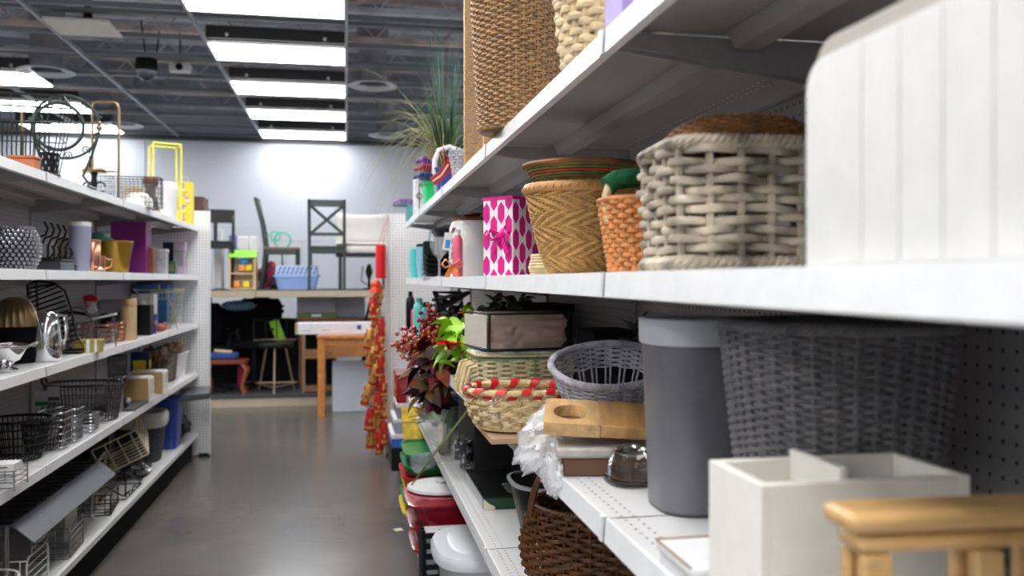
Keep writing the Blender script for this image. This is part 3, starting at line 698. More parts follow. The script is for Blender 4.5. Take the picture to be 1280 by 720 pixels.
MB().box(-.0055,-.085,-.013,.13,.085,.013).build('board', aw, t, bevel=.002)
MB().loft([(hr*.99,hr*1.33,-.0129),(hr*.99,hr*1.33,-.011)], 2, 32, (hx,hy)).build('hole_floor', DWOOD, t)
t = thing('wrapped_cartons', 'flat pale package in clear wrap under the wooden board', 'package', (.545,1.79,R1), -.2)
MB().box(-.10,-.10,0,.09,.10,.035).build('carton', M('brown_carton', (.12,.06,.03), .7), t, bevel=.003)
MB().box(-.115,-.105,.036,.10,.105,.058).build('package_top', M('grey_sheet', (.45,.42,.38), .4, noise=.2, scale=30), t, bevel=.006)
def crumple(name, label, cat, c, r, seed, mat, sc=(1,1,1), amp=.35, N=26, drop=0, rot=0):
    random.seed(seed); from mathutils import noise as nz
    V = []; f = []; R_ = N//2; off = Vector((seed*3.1,0,0))
    for i in range(R_+1):
        th = PI*i/R_
        for k_ in range(N):
            a = 2*PI*k_/N; d_ = Vector((math.sin(th)*math.cos(a), math.sin(th)*math.sin(a), math.cos(th)))
            g = nz.noise(d_*2.3+off)*.5+abs(nz.noise(d_*5.5+off))*.7+abs(nz.noise(d_*11+off))*.4
            rr_ = r*(1+amp*(g-.4)*2); p = Vector((d_.x*sc[0],d_.y*sc[1],d_.z*sc[2]))*rr_
            if drop and p.x < 0: p.z += drop*p.x
            V.append((p.x+c[0]*0, p.y, p.z))
    for i in range(R_):
        for k_ in range(N):
            k2 = (k_+1) % N; f.append((i*N+k_,(i+1)*N+k_,(i+1)*N+k2,i*N+k2))
    o = MB().add(V, f).build(name, mat); return tag(o, label, cat, loc=c, rot=rot)
film = M('clear_film', (.86,.87,.90), .12, alpha=.42, coat=1)
crumple('plastic_bag', 'crumpled clear plastic bag spilling over the shelf edge', 'plastic bag', (.445,1.90,R1+.05), .085, 3, film, (.95,1.2,.75), .26, 44, .5)
crumple('plastic_wrap', 'loose clear plastic wrap hanging below the crumpled bag', 'plastic wrap', (.415,1.76,R1-.005), .05, 5, film, (.4,1.4,.9), .25, 34)
# red trimmed basket on a carton
tag(MB().box(-.10,-.13,0,.14,.15,.012).build('cardboard_sheet', CARD), 'brown cardboard sheet sticking out under the red-trimmed basket', 'cardboard', loc=(.44,2.20,R1+.001))
RB_ = lambda t_: (.118+.022*math.sin(t_*PI*.5), .10+.02*math.sin(t_*PI*.5), .014+.068*t_)
t = thing('ribbon_basket', 'oval natural basket with red ribbon wound around its rim', 'basket', (.442,2.22,R1+.015), .12)
q = MB().weave(RB_, 2.2, 5, 24, .0055, .0035, .006, 1, 2, 4, 6, jit=.0015); q.build('woven_wall', NAT, t)
q = MB(); A_ = ring(.139,.119,2.2,60)
for j in range(30): q.twist([(A_[0][2*j]*.86,A_[1][2*j]*.86,.014),(A_[0][2*j]*.98,A_[1][2*j]*.98,.05),(A_[0][2*j],A_[1][2*j],.092)], .0045, 2, 5, 5)
q.build('stakes', NAT, t)
MB().loft([(.115,.098,.004),(.115,.098,.012)], 2.2, 36).build('basket_base', NAT, t)
MB().braid(.140,.120,2.2,.098,.0095,3,44).build('rim', NAT, t)
A_ = ring(.140,.120,2.2,448); rs = M('red_satin', (.62,.01,.02), .4); q = MB()
for j in range(14):
    V_ = []; K_ = 16
    for k_ in range(K_+1):
        ph = 2*PI*k_/K_*.97
        for w_ in (-6, 6):
            idx = int(32*j+w_+k_*1.1) % 448; V_.append((A_[0][idx]+A_[2][idx]*.0135*math.cos(ph), A_[1][idx]+A_[3][idx]*.0135*math.cos(ph), .098+.0135*math.sin(ph)))
    q.add(V_, [(2*k_,2*k_+1,2*k_+3,2*k_+2) for k_ in range(K_)])
q.build('red_ribbon', rs, t, label='red satin ribbon wound around the rim')
# tilted whitewashed basket
WP = lambda t_: (.085+.05*t_, .08+.045*t_, .006+.155*t_)
t = thing('open_basket', 'open-weave grey whitewashed basket tilted behind the wooden board', 'basket', (.625,2.055,R1+.035), (math.radians(16),math.radians(-8),.2))
q = MB()
q.weave(lambda u: (.087+.008*u,.082+.008*u,.006+.05*u), 2.2, 8, 26, .003,.0022,.004,1,2,4,5)
q.weave(lambda u: (.118+.016*u,.108+.016*u,.11+.05*u), 2.2, 9, 26, .003,.0022,.004,1,2,4,5); q.build('woven_wall', WGR, t)
q = MB(); B0 = ring(.087,.082,2.2,60); B1 = ring(.135,.125,2.2,60)
for j in [j_ for j_ in range(60) if j_ % 3]: q.rod((B0[0][j],B0[1][j],.01),(B1[0][j],B1[1][j],.162),.0026,5)
q.build('stakes', WGR, t); MB().braid(.137,.127,2.2,.166,.0085,3,40).build('rim', WGR, t); MB().loft([(.085,.08,0),(.085,.08,.006)], 2.2, 32).build('basket_base', WGR, t)
# sewing basket
t = thing('sewing_basket', 'lidded rectangular wicker sewing basket with green trim and side handles', 'sewing basket', (.60,3.02,R1))
SWP = lambda u: (.155+.012*u, .115+.012*u, .004+.122*u)
MB().weave(SWP, 9, 15, 22, .0046, .0028, .004, 1, 2, 6, 6, jit=.0008).build('woven_wall', M('sewing_straw', (.58,.50,.30), .6, noise=.25, scale=50), t)
MB().stakes(SWP, 9, 44, .004, sub=2).build('stakes', CARD, t)
MB().loft([(.158,.118,.002),(.166,.126,.122)], 9, 48).build('lining', M('straw_lining', (.30,.22,.10), .8), t)
gt = M('green_trim', (.20,.36,.17), .7); MB().braid(.170,.130,9,.128,.004,2,70).build('green_trim', gt, t); MB().box(.02,-.1345,.004,.024,-.1325,.125).build('green_cord', gt, t)
l_ = MB().loft([(.172,.132,.134),(.176,.136,.138),(.172,.132,.152)], 9, 48).build('lid', M('lid_fabric', (.45,.58,.50), .8, noise=.7, scale=18), t, label='padded lid in green floral fabric')
q = MB(); q.braid(.176,.136,9,.141,.0052,3,90); q.build('lid_edge', NAT, l_)
for y_ in (-.075,.075):
    MB().tube([(-.172,y_-.045,.105),(-.195,y_-.045,.10),(-.215,y_-.045,.03),(-.215,y_-.03,.008),(-.215,y_+.03,.008),(-.215,y_+.045,.03),(-.195,y_+.045,.10),(-.172,y_+.045,.105)], .0075, 8).build('handle', NAT, t)
# comforter in its bag
t = thing('bedding_bag', 'taupe padded bedding folded in a clear zip bag with black piping', 'bedding bag', (.59,3.02,R1+.158), .16)
from mathutils import noise as NZ
bd = M('taupe_fabric', (.50,.34,.29), .6, noise=.1, coat=.5, bump=.3, scale=14)
q = MB(); Vv = []; Ff = []; NX, NZ_ = 26, 10
q.loft([(.150-.012*abs(i/14*2-1)**3,.120-.01*abs(i/14*2-1)**3,.004+.118*i/14) for i in range(15)], 8, 160)
V_ = q.v[0]
for i in range(len(V_)):
    n_ = NZ.noise(Vector(V_[i])*22)*.014+NZ.noise(Vector((V_[i][0]*8, V_[i][1]*8, V_[i][2]*50)))*.012; V_[i][:2] *= (1+n_/.16-.045*abs(math.sin(V_[i][2]*78+5*NZ.noise(Vector(V_[i])*9)))**4)
q.build('folded_bedding', bd, t)
MB().loft([(.152,.137,.002),(.154,.139,.012),(.152,.137,.118),(.143,.125,.127)], 9, 60).build('clear_cover', M('clear_vinyl', (.9,.9,.9), .08, alpha=.05, coat=1), t)
q = MB()
for z_ in (.004,.122):
    X_, Y_, _, _ = ring(.154,.139,9,60); q.tube(np.stack([X_,Y_,np.full(60,z_)],1), .0035, 6, True)
for sx in (-1,1):
    for sy in (-1,1): q.rod((sx*.150,sy*.134,.004),(sx*.150,sy*.134,.122),.004,6)
q.build('black_piping', BK, t)
MB().box(-.1575,-.125,.008,-.1555,.125,.116).build('pale_lit_end', M('aisle_light_tone', (.50,.46,.40), .7), t)  # end face coloured paler: the aisle light falling on it is painted in
boxt('black_case', 'black box beyond the bedding bag, back of the lower shelf', 'box', (.76,3.45,R1), (.2,.35,.30), DK)
boxt('black_case', 'matt black case standing behind the sewing basket', 'box', (.80,2.65,R1), (.14,.22,.24), DK)
# dried and artificial flowers
def leafmb(q, c, L_, wd, az, el, roll=0, curl=.25, n=6):
    M_ = Matrix.Translation(c) @ Euler((0,-el,az)).to_matrix().to_4x4() @ Matrix.Rotation(roll,4,'X'); V = []; f = []
    for i in range(n+1):
        u = i/n; ww = wd*math.sin(PI*min(.98,max(.02,u))**.8); z = -curl*L_*u*u
        for s_ in (-1,-.0,1): V.append(tuple(M_ @ Vector((L_*u, s_*ww, z+(abs(s_)*ww*.35)))))
    for i in range(n):
        for k_ in (0,1): a_ = i*3+k_; f.append((a_,a_+3,a_+4,a_+1))
    for v in list(V): V.append((v[0],v[1],v[2]-.0012))
    o_ = (n+1)*3; f += [tuple(o_+i for i in q_[::-1]) for q_ in f]; q.add(V, f)
random.seed(21)
x, y, s = on(548, 452, R1+.1)
t = thing('dried_bouquet', 'bouquet of dark burgundy and brown magnolia leaves', 'bouquet', (.45,3.85,R1+.002))
MB().lathe([(.05,0),(.06,.10),(.05,.11)], 20).build('vase', DK, t)
for nm, col, cnt in (('burgundy_leaves',(.09,.008,.012),60),('brown_leaves',(.10,.055,.02),60),('rust_leaves',(.22,.05,.02),12),('dark_leaves',(.025,.012,.012),70)):
    q = MB(); mt = M(nm, col, .65, noise=.35, scale=20, spec=.25)
    for i in range(cnt):
        az = random.uniform(PI*.55, PI*1.65); rr_ = random.uniform(.02,.15)
        c = Vector((rr_*math.cos(az)*1.1, rr_*math.sin(az)*1.4, random.uniform(-.13,.13)))
        if c.z < 0.02: c.x = min(c.x, -.07)
        leafmb(q, c, random.uniform(.065,.10), random.uniform(.026,.038), az+random.uniform(-.7,.7), random.uniform(-.9,.5), random.uniform(-1,1), random.uniform(.1,.5))
    q.build(nm, mt, t)
q = MB()
for i in range(24): a = random.uniform(PI*.5,PI*1.5); q.tube([(0,0,.09),(.08*math.cos(a),.1*math.sin(a),.10),(.15*math.cos(a),.17*math.sin(a),.04)], .002, 4)
q.build('stems', DWOOD, t)
t = thing('berry_stems', 'spray of red and orange berries on thin stems over the burgundy leaves', 'berry spray', (.43,3.95,R1+.04))
bm1 = M('red_berry', (.20,.004,.008), .25, coat=.6); bm2 = M('orange_berry', (.38,.06,.012), .3, coat=.6); qs = MB(); q1 = MB(); q2 = MB()
for i in range(38):
    a = random.uniform(PI*.62, PI*1.45); ln = random.uniform(.07,.30); e = random.uniform(.0,.18)
    end = Vector((ln*math.cos(a)*.8, ln*math.sin(a)*.7, .02+e*(1.15 if ln < .2 else .6))); qs.tube([(0,0,-.08),tuple(end*.5+Vector((0,0,.0))),tuple(end)], .0018, 4)
    for j in range(24):
        f = random.uniform(.4,1.05); c = end*f+Vector((random.gauss(0,.015),random.gauss(0,.015),random.gauss(0,.018))); (q2 if ln > .17 else q1).sph(tuple(c), random.uniform(.008,.0115), 8)
qs.build('stems', DWOOD, t); q1.build('red_berries', bm1, t); q2.build('orange_berries', bm2, t)
t = thing('poinsettia_stem', 'artificial stem of bright lime leaves with red petals', 'artificial flower', (.47,3.42,R1+.002))
q = MB(); lm = M('lime_leaf', (.33,.62,.03), .4, noise=.3, scale=15); 
for i in range(64):
    a = random.uniform(0,2*PI); rr_ = random.uniform(.0,.085); zc = random.uniform(.03,.25)
    leafmb(q, Vector((rr_*math.cos(a)-.02, rr_*math.sin(a), zc)), random.uniform(.065,.10), random.uniform(.026,.036), a+random.uniform(-.4,.4), random.uniform(-.6,.9), random.uniform(-1,1), random.uniform(.1,.5))
q.build('lime_leaves', lm, t); 
for (cx_,cz_) in ((-.01,.255),(-.09,.14),(.04,.25)):
    q = MB(); q.sph((cx_,-.15,cz_), .012, 8)
    for i in range(9): a = 2*PI*i/9; leafmb(q, Vector((cx_,-.15,cz_)), .055, .026, a, .5, random.uniform(-.6,.6), .3)
    q.build('red_flower', M('red_petal', (.60,.015,.01), .4), t); MB().rod((0,0,0),(-.02,0,.2),.006,6).build('stem', GRN, t)
t = thing('dark_foliage', 'dark artificial foliage in the shadow behind the lime leaves', 'artificial foliage', (.74,3.9,R1+.002)); q = MB()
for i in range(120): a = random.uniform(0,2*PI); rr_ = random.uniform(0,.09); leafmb(q, Vector((rr_*math.cos(a)-.03, rr_*math.sin(a)*3, random.uniform(.04,.31))), .06, .02, a, random.uniform(-.6,.9), random.uniform(-1,1))
q.build('leaves', M('dark_leaf', (.02,.035,.015), .5, noise=.5), t); MB().lathe([(.06,0),(.07,.08)],20).build('pot', DK, t); MB().rod((0,0,.08),(0,0,.3),.006,6).build('stem', DWOOD, t)
t = thing('dark_foliage', 'black-leaved artificial stem rising behind the open-weave basket', 'artificial foliage', (.78,2.30,R1+.002)); q = MB()
for i in range(26): a = random.uniform(0,2*PI); rr_ = random.uniform(0,.05); leafmb(q, Vector((rr_*math.cos(a), rr_*math.sin(a), random.uniform(.06,.26))), .06, .018, a, random.uniform(.2,1.2), random.uniform(-1,1))
q.build('leaves', M('black_leaf', (.015,.02,.015), .5), t); MB().lathe([(.03,0),(.035,.08)],20).build('pot', DK, t)
for (px, X_, r_, h_, mt, cm, lab) in ((513,.50,.035,.30,BK,BK,'tall black bottle at the far end below the eye-level shelf'),(519,.47,.028,.22,PINK,BK,'pink bottle between the black and the aqua bottles'),(524,.48,.04,.27,M('aqua_bottle',(.12,.55,.50),.35),None,'aqua water bottle on the lower shelf'),(533,.50,.04,.25,M('teal_bottle',(.02,.30,.36),.35),BK,'teal water bottle with a black loop cap'),(543,.50,.04,.22,WH,WOOD,'white bottle with a wooden cap')):
    x, y, s = at(px, X_); cm = cm or mt
    bottle('water_bottle', lab, 'bottle', (x,y,R1), [(r_*.9,0),(r_,.01),(r_,h_*.74),(r_*.85,h_*.84),(r_*.5,h_*.88)], mt, [(r_*.5,h_*.88),(r_*.52,h_),(r_*.4,h_*1.01)], cm)
t = thing('cord_bundle', 'bundle of black cords and straps over the far bottles', 'cord bundle', (.60,5.2,R1+.001)); random.seed(5); q = MB()
for i in range(14): q.tube([(random.uniform(-.10,.10),random.uniform(-.35,.35),random.uniform(.0,.34)) for _ in range(5)], .012, 5)
q.build('cords', BK, t)

# ================================================================== RIGHT UNIT, second shelf from the floor
t = thing('boxed_set', 'black boxed set with green edge lying on the shelf above the white bin', 'boxed set', (.48,3.10,R2))
MB().box(0,0,.001,.32,.48,.040).build('case', M('case_green', (.012,.07,.03), .4), t, bevel=.002)
c_ = MB().box(-.001,-.001,.0405,.321,.481,.044).build('cover', M('cover_black', (.008,.008,.009), .3), t)
MB().box(.10,.05,.0445,.28,.20,.0452).build('cover_picture', M('cover_picture', (.16,.18,.18), .4, noise=.9, scale=14), c_)
MB().prism([(.0,.0),(.045,.0),(.04,.012),(.02,.022),(0,.04)], 'y', -.0022, -.0012).build('cream_corner', CREAM, t); MB().box(-.003,-.001,.003,-.0012,.48,.038).build('page_edge', LGREY, t)
t = boxt('black_carton', 'large black carton standing behind the green-edged boxed set', 'carton', (.70,3.95,R2), (.34,.55,.27), M('carton_black', (.008,.008,.009), .5)); 
boxt('dark_box', 'dark box under the sewing basket, back of the shelf', 'box', (.78,3.45,R2+.046), (.2,.2,.15), DK)
crumple('bin_bag', 'grey and black plastic-wrapped ornament with beads by the cellophane bouquet', 'wrapped ornament', (.50,3.78,R2+.075), .07, 8, M('grey_film', (.10,.10,.11), .15, coat=1, noise=.8, scale=50), (.6,1.3,.9), .6, 28)
# cellophane bouquet with pine cones
t = thing('pine_bouquet', 'pine cone bouquet wrapped in clear cellophane lying on the shelf', 'bouquet', (.48,4.45,R2+.06), -.1)
pc = M('pine_cone', (.20,.12,.08), .7, noise=.3)
for (cx_,cy_,cz_,r_) in ((-.09,.35,.03,.05),(-.02,.28,.05,.045),(.05,.36,.03,.045)):
    q = MB()
    for ri in range(7):
        for k_ in range(9):
            a = 2*PI*(k_+ri*.5)/9; rr_ = r_*math.sin(PI*(ri+.7)/8); leafmb(q, Vector((rr_*.6*math.cos(a), rr_*.6*math.sin(a), r_*(1-ri*.28))), rr_*.7+.006, .009, a, .3, 0, -.2, 3)
    q.sph((0,0,0), r_*.6, 10); o = q.build('pine_cone', pc, t, loc=(cx_,cy_,cz_))
q = MB()
for i in range(60): a = random.uniform(0,2*PI); q.tube([(0,.1,0),(random.gauss(0,.03),.25,random.uniform(0,.06)),(random.gauss(0,.08),random.uniform(.3,.45),random.uniform(-.03,.12))], .003, 4)
q.build('sprigs', M('sprig_green', (.07,.14,.04), .6, noise=.4), t)
V=[]; q = MB(); q.tube([(0,.36,.0),(0,.22,.02),(0,.05,.0),(0,-.12,-.01),(0,-.35,-.03),(0,-.5,-.03)], [.055,.075,.065,.05,.02,.035], 14, rn=[.12,.13,.10,.07,.03,.06], ref=(0,0,1))
V_ = q.v[0]
for i in range(len(V_)): V_[i] += np.array(NZ.noise_vector(Vector(V_[i])*22))*.012
q.build('cellophane', M('cellophane', (.30,.32,.30), .3, alpha=.22), t, smooth=False)
q = MB().tube([(0,.15,-.01),(0,-.35,-.03)], .028, 8); q.build('stem_bundle', M('stem_bundle', (.22,.19,.15), .6, noise=.5), t)
# toys and small things far along
for (px, X_, r_, h_, mt, cm, lab) in ((534,.52,.05,.17,TEAL,BGRN,'teal cup with bright green lid on the second shelf'),(570,.60,.06,.14,GRN,BLU,'green tub with a blue lid behind the green stem')):
    x, y, s = at(px, X_); bottle('toy_cup', lab, 'cup', (x,y,R2), [(r_*.8,0),(r_,h_)], mt, [(r_*1.05,h_),(r_*1.05,h_+.035),(r_*.7,h_+.04)], cm)
x, y, s = on(544, 516, R2); t = thing('toy_tube', 'lime green curved toy pipe beside the teal cup', 'toy', (x,y,R2+.035)); MB().tube([(-.06,0,0),(-.02,0,-.01),(.03,0,.0),(.06,0,.04)], .034, 12).build('pipe', LIME, t); MB().tube([(.055,0,.035),(.07,0,.055)], .042, 12).build('mouth', BGRN, t)
boxt('black_tray', 'long black tray behind the lime toy pipe', 'tray', (.62,4.98,R2), (.3,.16,.05), BK)
boxt('blue_print_box', 'blue and white toy carton at the far end of the second shelf', 'carton', (.62,5.6,R2), (.2,.2,.16), BLU, label_mat=WH)
boxt('yellow_toy_box', 'orange and green toy carton beside the blue and white carton', 'carton', (.60,5.25,R2), (.16,.14,.13), ORG, label_mat=BGRN)
boxt('white_board_game', 'flat white box lying in front of the toy cartons', 'box', (.50,5.75,R2), (.1,.5,.04), WH)
# green artificial stem leaning on the shelves
t = thing('flower_stem', 'long bare green artificial flower stem leaning out from the shelves', 'flower stem', (0,0,0))
x, y, s = at(579, .45); x2, y2, s2 = at(518, .26)
p0 = Vector((.405,2.85,H-(505-350)*(2.85*CT+.405*ST)/F)); dd = 4.05*CT+.285*ST; p1 = Vector((.255+.04,4.05,H-(606-350)*dd/F))
t.location = p0; MB().tube([(0,0,0), tuple((p1-p0)*.5+Vector((.004,0,.01))), tuple(p1-p0)], .0042, 6).build('stem', M('stem_green', (.25,.33,.08), .5), t); MB().sph((0,0,0), .009, 8).build('cut_end', WH, t)
# brown varnished basket with handle
t = thing('varnished_basket', 'round dark varnished wicker basket with tall handle at the lower right', 'basket', (.645,2.29,R2))
VP = lambda u: (.13+.055*math.sin(PI*(.15+.72*u)), .13+.055*math.sin(PI*(.15+.72*u)), .006+.215*u)
q = MB().weave(VP, 2, 19, 34, .0055, .003, .0065, 1, 2, 4, 6, jit=.0015); q.build('woven_wall', GLZ, t); MB().stakes(VP, 2, 34, .0035).build('stakes', GLZ, t)
a_, b_, z_ = VP(1); MB().braid(a_, b_, 2, z_, .008, 3, 36).build('rim', GLZ, t); MB().loft([(.14,.14,0),(.14,.14,.006)], 2, 32).build('basket_base', GLZ, t)
q = MB()
for o_ in (-.012,0,.012): q.tube([(p[0]*1.0,o_,p[2]) for p in arc((0,0,.19), .165, PI*1.0, 0, 18, 'xz', ry=.19)], .006, 6)
q.build('handle', GLZ, t)
t = thing('black_tub', 'black oval tub with grey rim behind the varnished basket', 'tub', (.69,2.78,R2)); MB().loft([(.13,.12,0),(.17,.15,.17)], 3, 40).build('body', BK, t); MB().loft([(.175,.155,.168),(.177,.157,.176),(.165,.145,.178)], 3, 40, cap1=False, cap0=False).build('rim', LGREY, t)

# ================================================================== RIGHT UNIT, base deck
t = thing('lidded_bin', 'white plastic bin with rounded lid standing at the shelf foot', 'bin', (.535,3.5,RB))
mt = M('bin_white', (.62,.63,.66), .35)
MB().loft([(.15,.19,0),(.175,.225,.255)], 3.2, 56).build('body', mt, t)
l_ = MB().loft([(.195,.245,.24),(.20,.25,.245),(.20,.25,.27),(.19,.24,.288),(.15,.2,.292)], 3, 56).build('lid', M('bin_lid_white', (.70,.72,.76), .3), t)
MB().loft([(.135,.185,.2925),(.125,.175,.297)], 3, 56).build('lid_panel', MC['bin_lid_white'], l_)
for i, (z_, lab) in enumerate(((0,'dark red plastic tote, lowest of its stack'),(.105,'dark red plastic tote, middle of its stack'),(.21,'dark red plastic tote under the round white lid'))):
    t = thing('red_tote', lab, 'tote', (.49,4.22,RB+z_), 0, 'stacked dark red totes'); f = .012*i
    MB().loft([(.15+f,.16+f,0),(.175+f,.185+f,.085)], 6, 48).build('body', DRED, t)
    MB().loft([(.185+f,.195+f,.085),(.192+f,.202+f,.088),(.192+f,.202+f,.098),(.18+f,.19+f,.102)], 6, 48).build('rim', DRED, t)
t = thing('round_lid', 'round white plastic lid lying on the red totes', 'lid', (.46,4.32,RB+.314)); MB().lathe([(.16,0),(.17,.006),(.165,.018),(.05,.03)], 48).build('lid', M('lid_white',(.74,.74,.76),.3), t)
MB().lathe([(.03,.03),(.035,.04),(.03,.045)], 24).build('lid_knob', MC['lid_white'], t)
t = thing('black_crate', 'black slotted plastic crate between the red totes and the white bin', 'crate', (.44,3.86,RB)); q = MB()
for z_ in np.arange(.0,.26,.045):
    q.box(-.12,-.07,z_,-.105,.07,z_+.022); q.box(-.105,-.075,z_,.1,-.06,z_+.022)
for y_ in (-.075,-.02,.03,.065): q.box(-.122,y_,0,-.107,y_+.012,.26)
for x_ in (-.12,-.05,.02,.09): q.box(x_,-.078,0,x_+.012,-.062,.26)
q.build('lattice', BK, t); MB().box(-.10,-.055,.002,.1,.065,.24).build('white_liner', GW, t)
t = thing('plastic_cup', 'crumpled clear plastic cup above the round white lid', 'cup', (.35,4.55,RB+.32+.03)); MB().tube([(0,0,.04),(.09,.05,.05)], [.05,.04], 16).build('body', CP, t)
random.seed(3)
for i, (mt, nm, lab) in enumerate(((YEL,'yellow','yellow bin at the bottom of the coloured stack'),(GRN,'green','green bin just above the bottom yellow bin'),(YEL,'yellow','yellow bin between the lower green bin and the red bin'),(RED,'red','red bin in the stack of coloured bins'),(GRN,'green','green bin directly above the red bin'),(GRN,'green','topmost green bin of the coloured stack'))):
    t = thing('stacking_bin', lab, 'bin', (.44+.006*(i%3),5.05,RB+.001+.064*i), 0, 'coloured nesting bins'); f = .006*i
    MB().loft([(.105,.19,0),(.125,.22,.052)], 7, 40).build('body', mt, t)
    q = MB().loft([(.13,.225,.05),(.138,.235,.05),(.138,.235,.061),(.128,.222,.061),(.12,.21,.03)], 7, 40, cap0=False, cap1=False); q.build('rim', mt, t)
tag(MB().box(-.07,-.10,0,.07,.10,.006).build('flyer', M('flyer_yellow', (.75,.50,.05), .6, noise=.3, scale=20)), 'yellow printed flyer leaning on the topmost green bin', 'flyer', loc=(.40,5.35,RB+.47), rot=(math.radians(65),0,.1))
boxt('orange_carton', 'low orange carton standing behind the coloured bins', 'carton', (.45,5.40,RB), (.2,.14,.40), ORG)
for i, (w_, mt, lm_, lab) in enumerate((((.30,.5,.16),BK,None,'black block added as shadow at the bottom by the far end panel'),((.32,.5,.09),M('tub_blue',(.03,.15,.6),.35),WH,'blue and white shoe box above the added shadow block'),((.30,.45,.10),M('clear_grey',(.35,.38,.5),.25),WH,'clear shoe box with white lid above the blue box'),((.28,.42,.10),M('clear_grey2',(.32,.30,.42),.25),WH,'clear shoe box with white lid, topmost of its stack'))):  # lowest black block is added and stands for the shadow under the stack
    boxt('stacked_box', lab, 'box', (.46+.01*i,6.45,RB+(.0,.165,.26,.365)[i]), w_, mt, lid=lm_, lid_h=.03)
boxt('red_storage_case', 'deep red storage box stacked above the clear shoe boxes', 'box', (.50,6.45,RB+.47), (.30,.4,.20), DRED, lid=DRED)

tag(MB().cb((0,0,.003),(.05,.04,.004),(0.05,.03,.4)).build('paper_scrap', CREAM), 'small scrap of paper on the floor beside the red totes', 'paper', loc=(on(498,663,0)[0],on(498,663,0)[1],.001))
# ================================================================== LEFT UNIT
def L(px, off=.10): return at(px, -(1.24+off))
def wires(mb, segs, r, n=5):
    for s_ in segs: mb.tube(s_, r, n)
    return mb
# ---- top shelf
x, y, s = L(22, .16); t = thing('wire_crate', 'open black wire crate at the near end of the left top shelf', 'wire crate', (x,y,LT), .15)
q = MB(); a, b_, h = .20, .15, .32
def rect(z, a, b_): return [(-a,-b_,z),(a,-b_,z),(a,b_,z),(-a,b_,z)]
for f in (0,.5,1.0): q.tube(rect(.005+h*f, a*(.72+.28*f), b_*(.72+.28*f)), .0028, 5, True)
for i in range(5):
    u = -1+2*i/4
    for sg_ in (1,-1): q.rod((u*a*.72,sg_*b_*.72,.005),(u*a,sg_*b_,h+.005),.0024,5)
for i in range(4):
    u = -1+2*i/3
    for sg_ in (1,-1): q.rod((sg_*a*.72,u*b_*.72,.005),(sg_*a,u*b_,h+.005),.0024,5)
q.build('wire_sides', BKM, t); q = MB()
for i in range(7): u = -1+2*i/6; q.rod((u*a*.72,-b_*.72,.005),(u*a*.72,b_*.72,.005),.0024,5)
q.build('wire_base', BKM, t); MB().tube(rect(h+.007,a,b_), .0045, 6, True).build('rim', BKM, t)
x, y, s = L(34, .05); boxt('orange_wooden_box', 'small orange-brown wooden box at the left top shelf edge', 'box', (x,y-.03,LT), (.10,.07,.05), M('orange_stain', (.45,.13,.04), .4, noise=.2), lid=MC['orange_stain'], lid_h=.012)
x, y, s = L(55, .05); t = thing('candle_cup', 'black pierced metal candle cup beside the orange-brown box', 'candle holder', (x+.01,y+.03,LT))
MB().lathe([(.045,0),(.05,.004),(.038,.012),(.042,.095),(.044,.1),(.036,.098),(.034,.02)], 24, cap1=False).build('cup', BKM, t)
q = MB()
for k_ in range(10):
    for z_ in (.03,.055,.08): a = 2*PI*(k_+.5*(z_ == .055))/10; q.sph((.0405*math.cos(a), .0405*math.sin(a), z_), .008, 6, (.4,.4,1))
q.build('pierced_dots', LGREY, t)
# round scroll stand
x, y, s = L(82, .12); t = thing('scroll_stand', 'round black wrought iron scroll stand with double ring', 'metal stand', (x,y,LT), .0)
R_ = .155; zc = .30
gi = M('patina_iron', (.045,.06,.05), .45, .5)
MB().tube(arc((0,0,zc), R_, 0, 2*PI, 48)[:-1], .007, 6, True).build('outer_ring', gi, t); MB().tube(arc((-.03,-.01,zc-.0), .115, 0, 2*PI, 40)[:-1], .009, 6, True).build('inner_ring', gi, t)
q = MB()
for k_ in range(10):
    q = MB(); a = PI*.1+2*PI*k_/10; c = (.01+.14*math.cos(a), 0, zc+.138*math.sin(a)); q.tube([(c[0]+(.022-.0008*j)*math.cos(a+j*.42), 0, c[2]+(.022-.0008*j)*math.sin(a+j*.42)) for j in range(24)], .0035, 5); q.build('scroll', gi, t)

for sg_ in (1,-1): q = MB(); q.tube([(sg_*.145,0,zc-.06),(sg_*.12,-.0,.16),(sg_*.08,.0,.06),(sg_*.12,0,.005)], .007, 6); q.tube([(sg_*.12,-.07,.005),(sg_*.12,.07,.005)], .006, 6); q.build('stand_leg', gi, t)
MB().sph((.155,0,zc+.0), .016, 10).sph((.155,0,zc+.025), .010, 10).build('brass_finial', BR, t)
x, y, s = L(72, .22); t = thing('beaded_stand', 'tall dark stand hung with beaded strands inside the iron ring', 'jewellery stand', (x-.05,y-.36,LT)); 
MB().lathe([(.055,0),(.055,.01),(.012,.02)], 20).build('base', BKM, t); MB().rod((0,0,.02),(0,0,.34),.009,8,.004).build('post', BR, t)
q = MB(); random.seed(9)
for k_ in range(13): xx = -.12+.02*k_; q.tube([(xx,0,.29),(xx*1.02,-.01,.15),(xx*.9,0,random.uniform(.02,.05))], .0035, 5)
q.rod((-.13,0,.29),(.13,0,.29),.005); q.build('bead_strands', BKM, t)
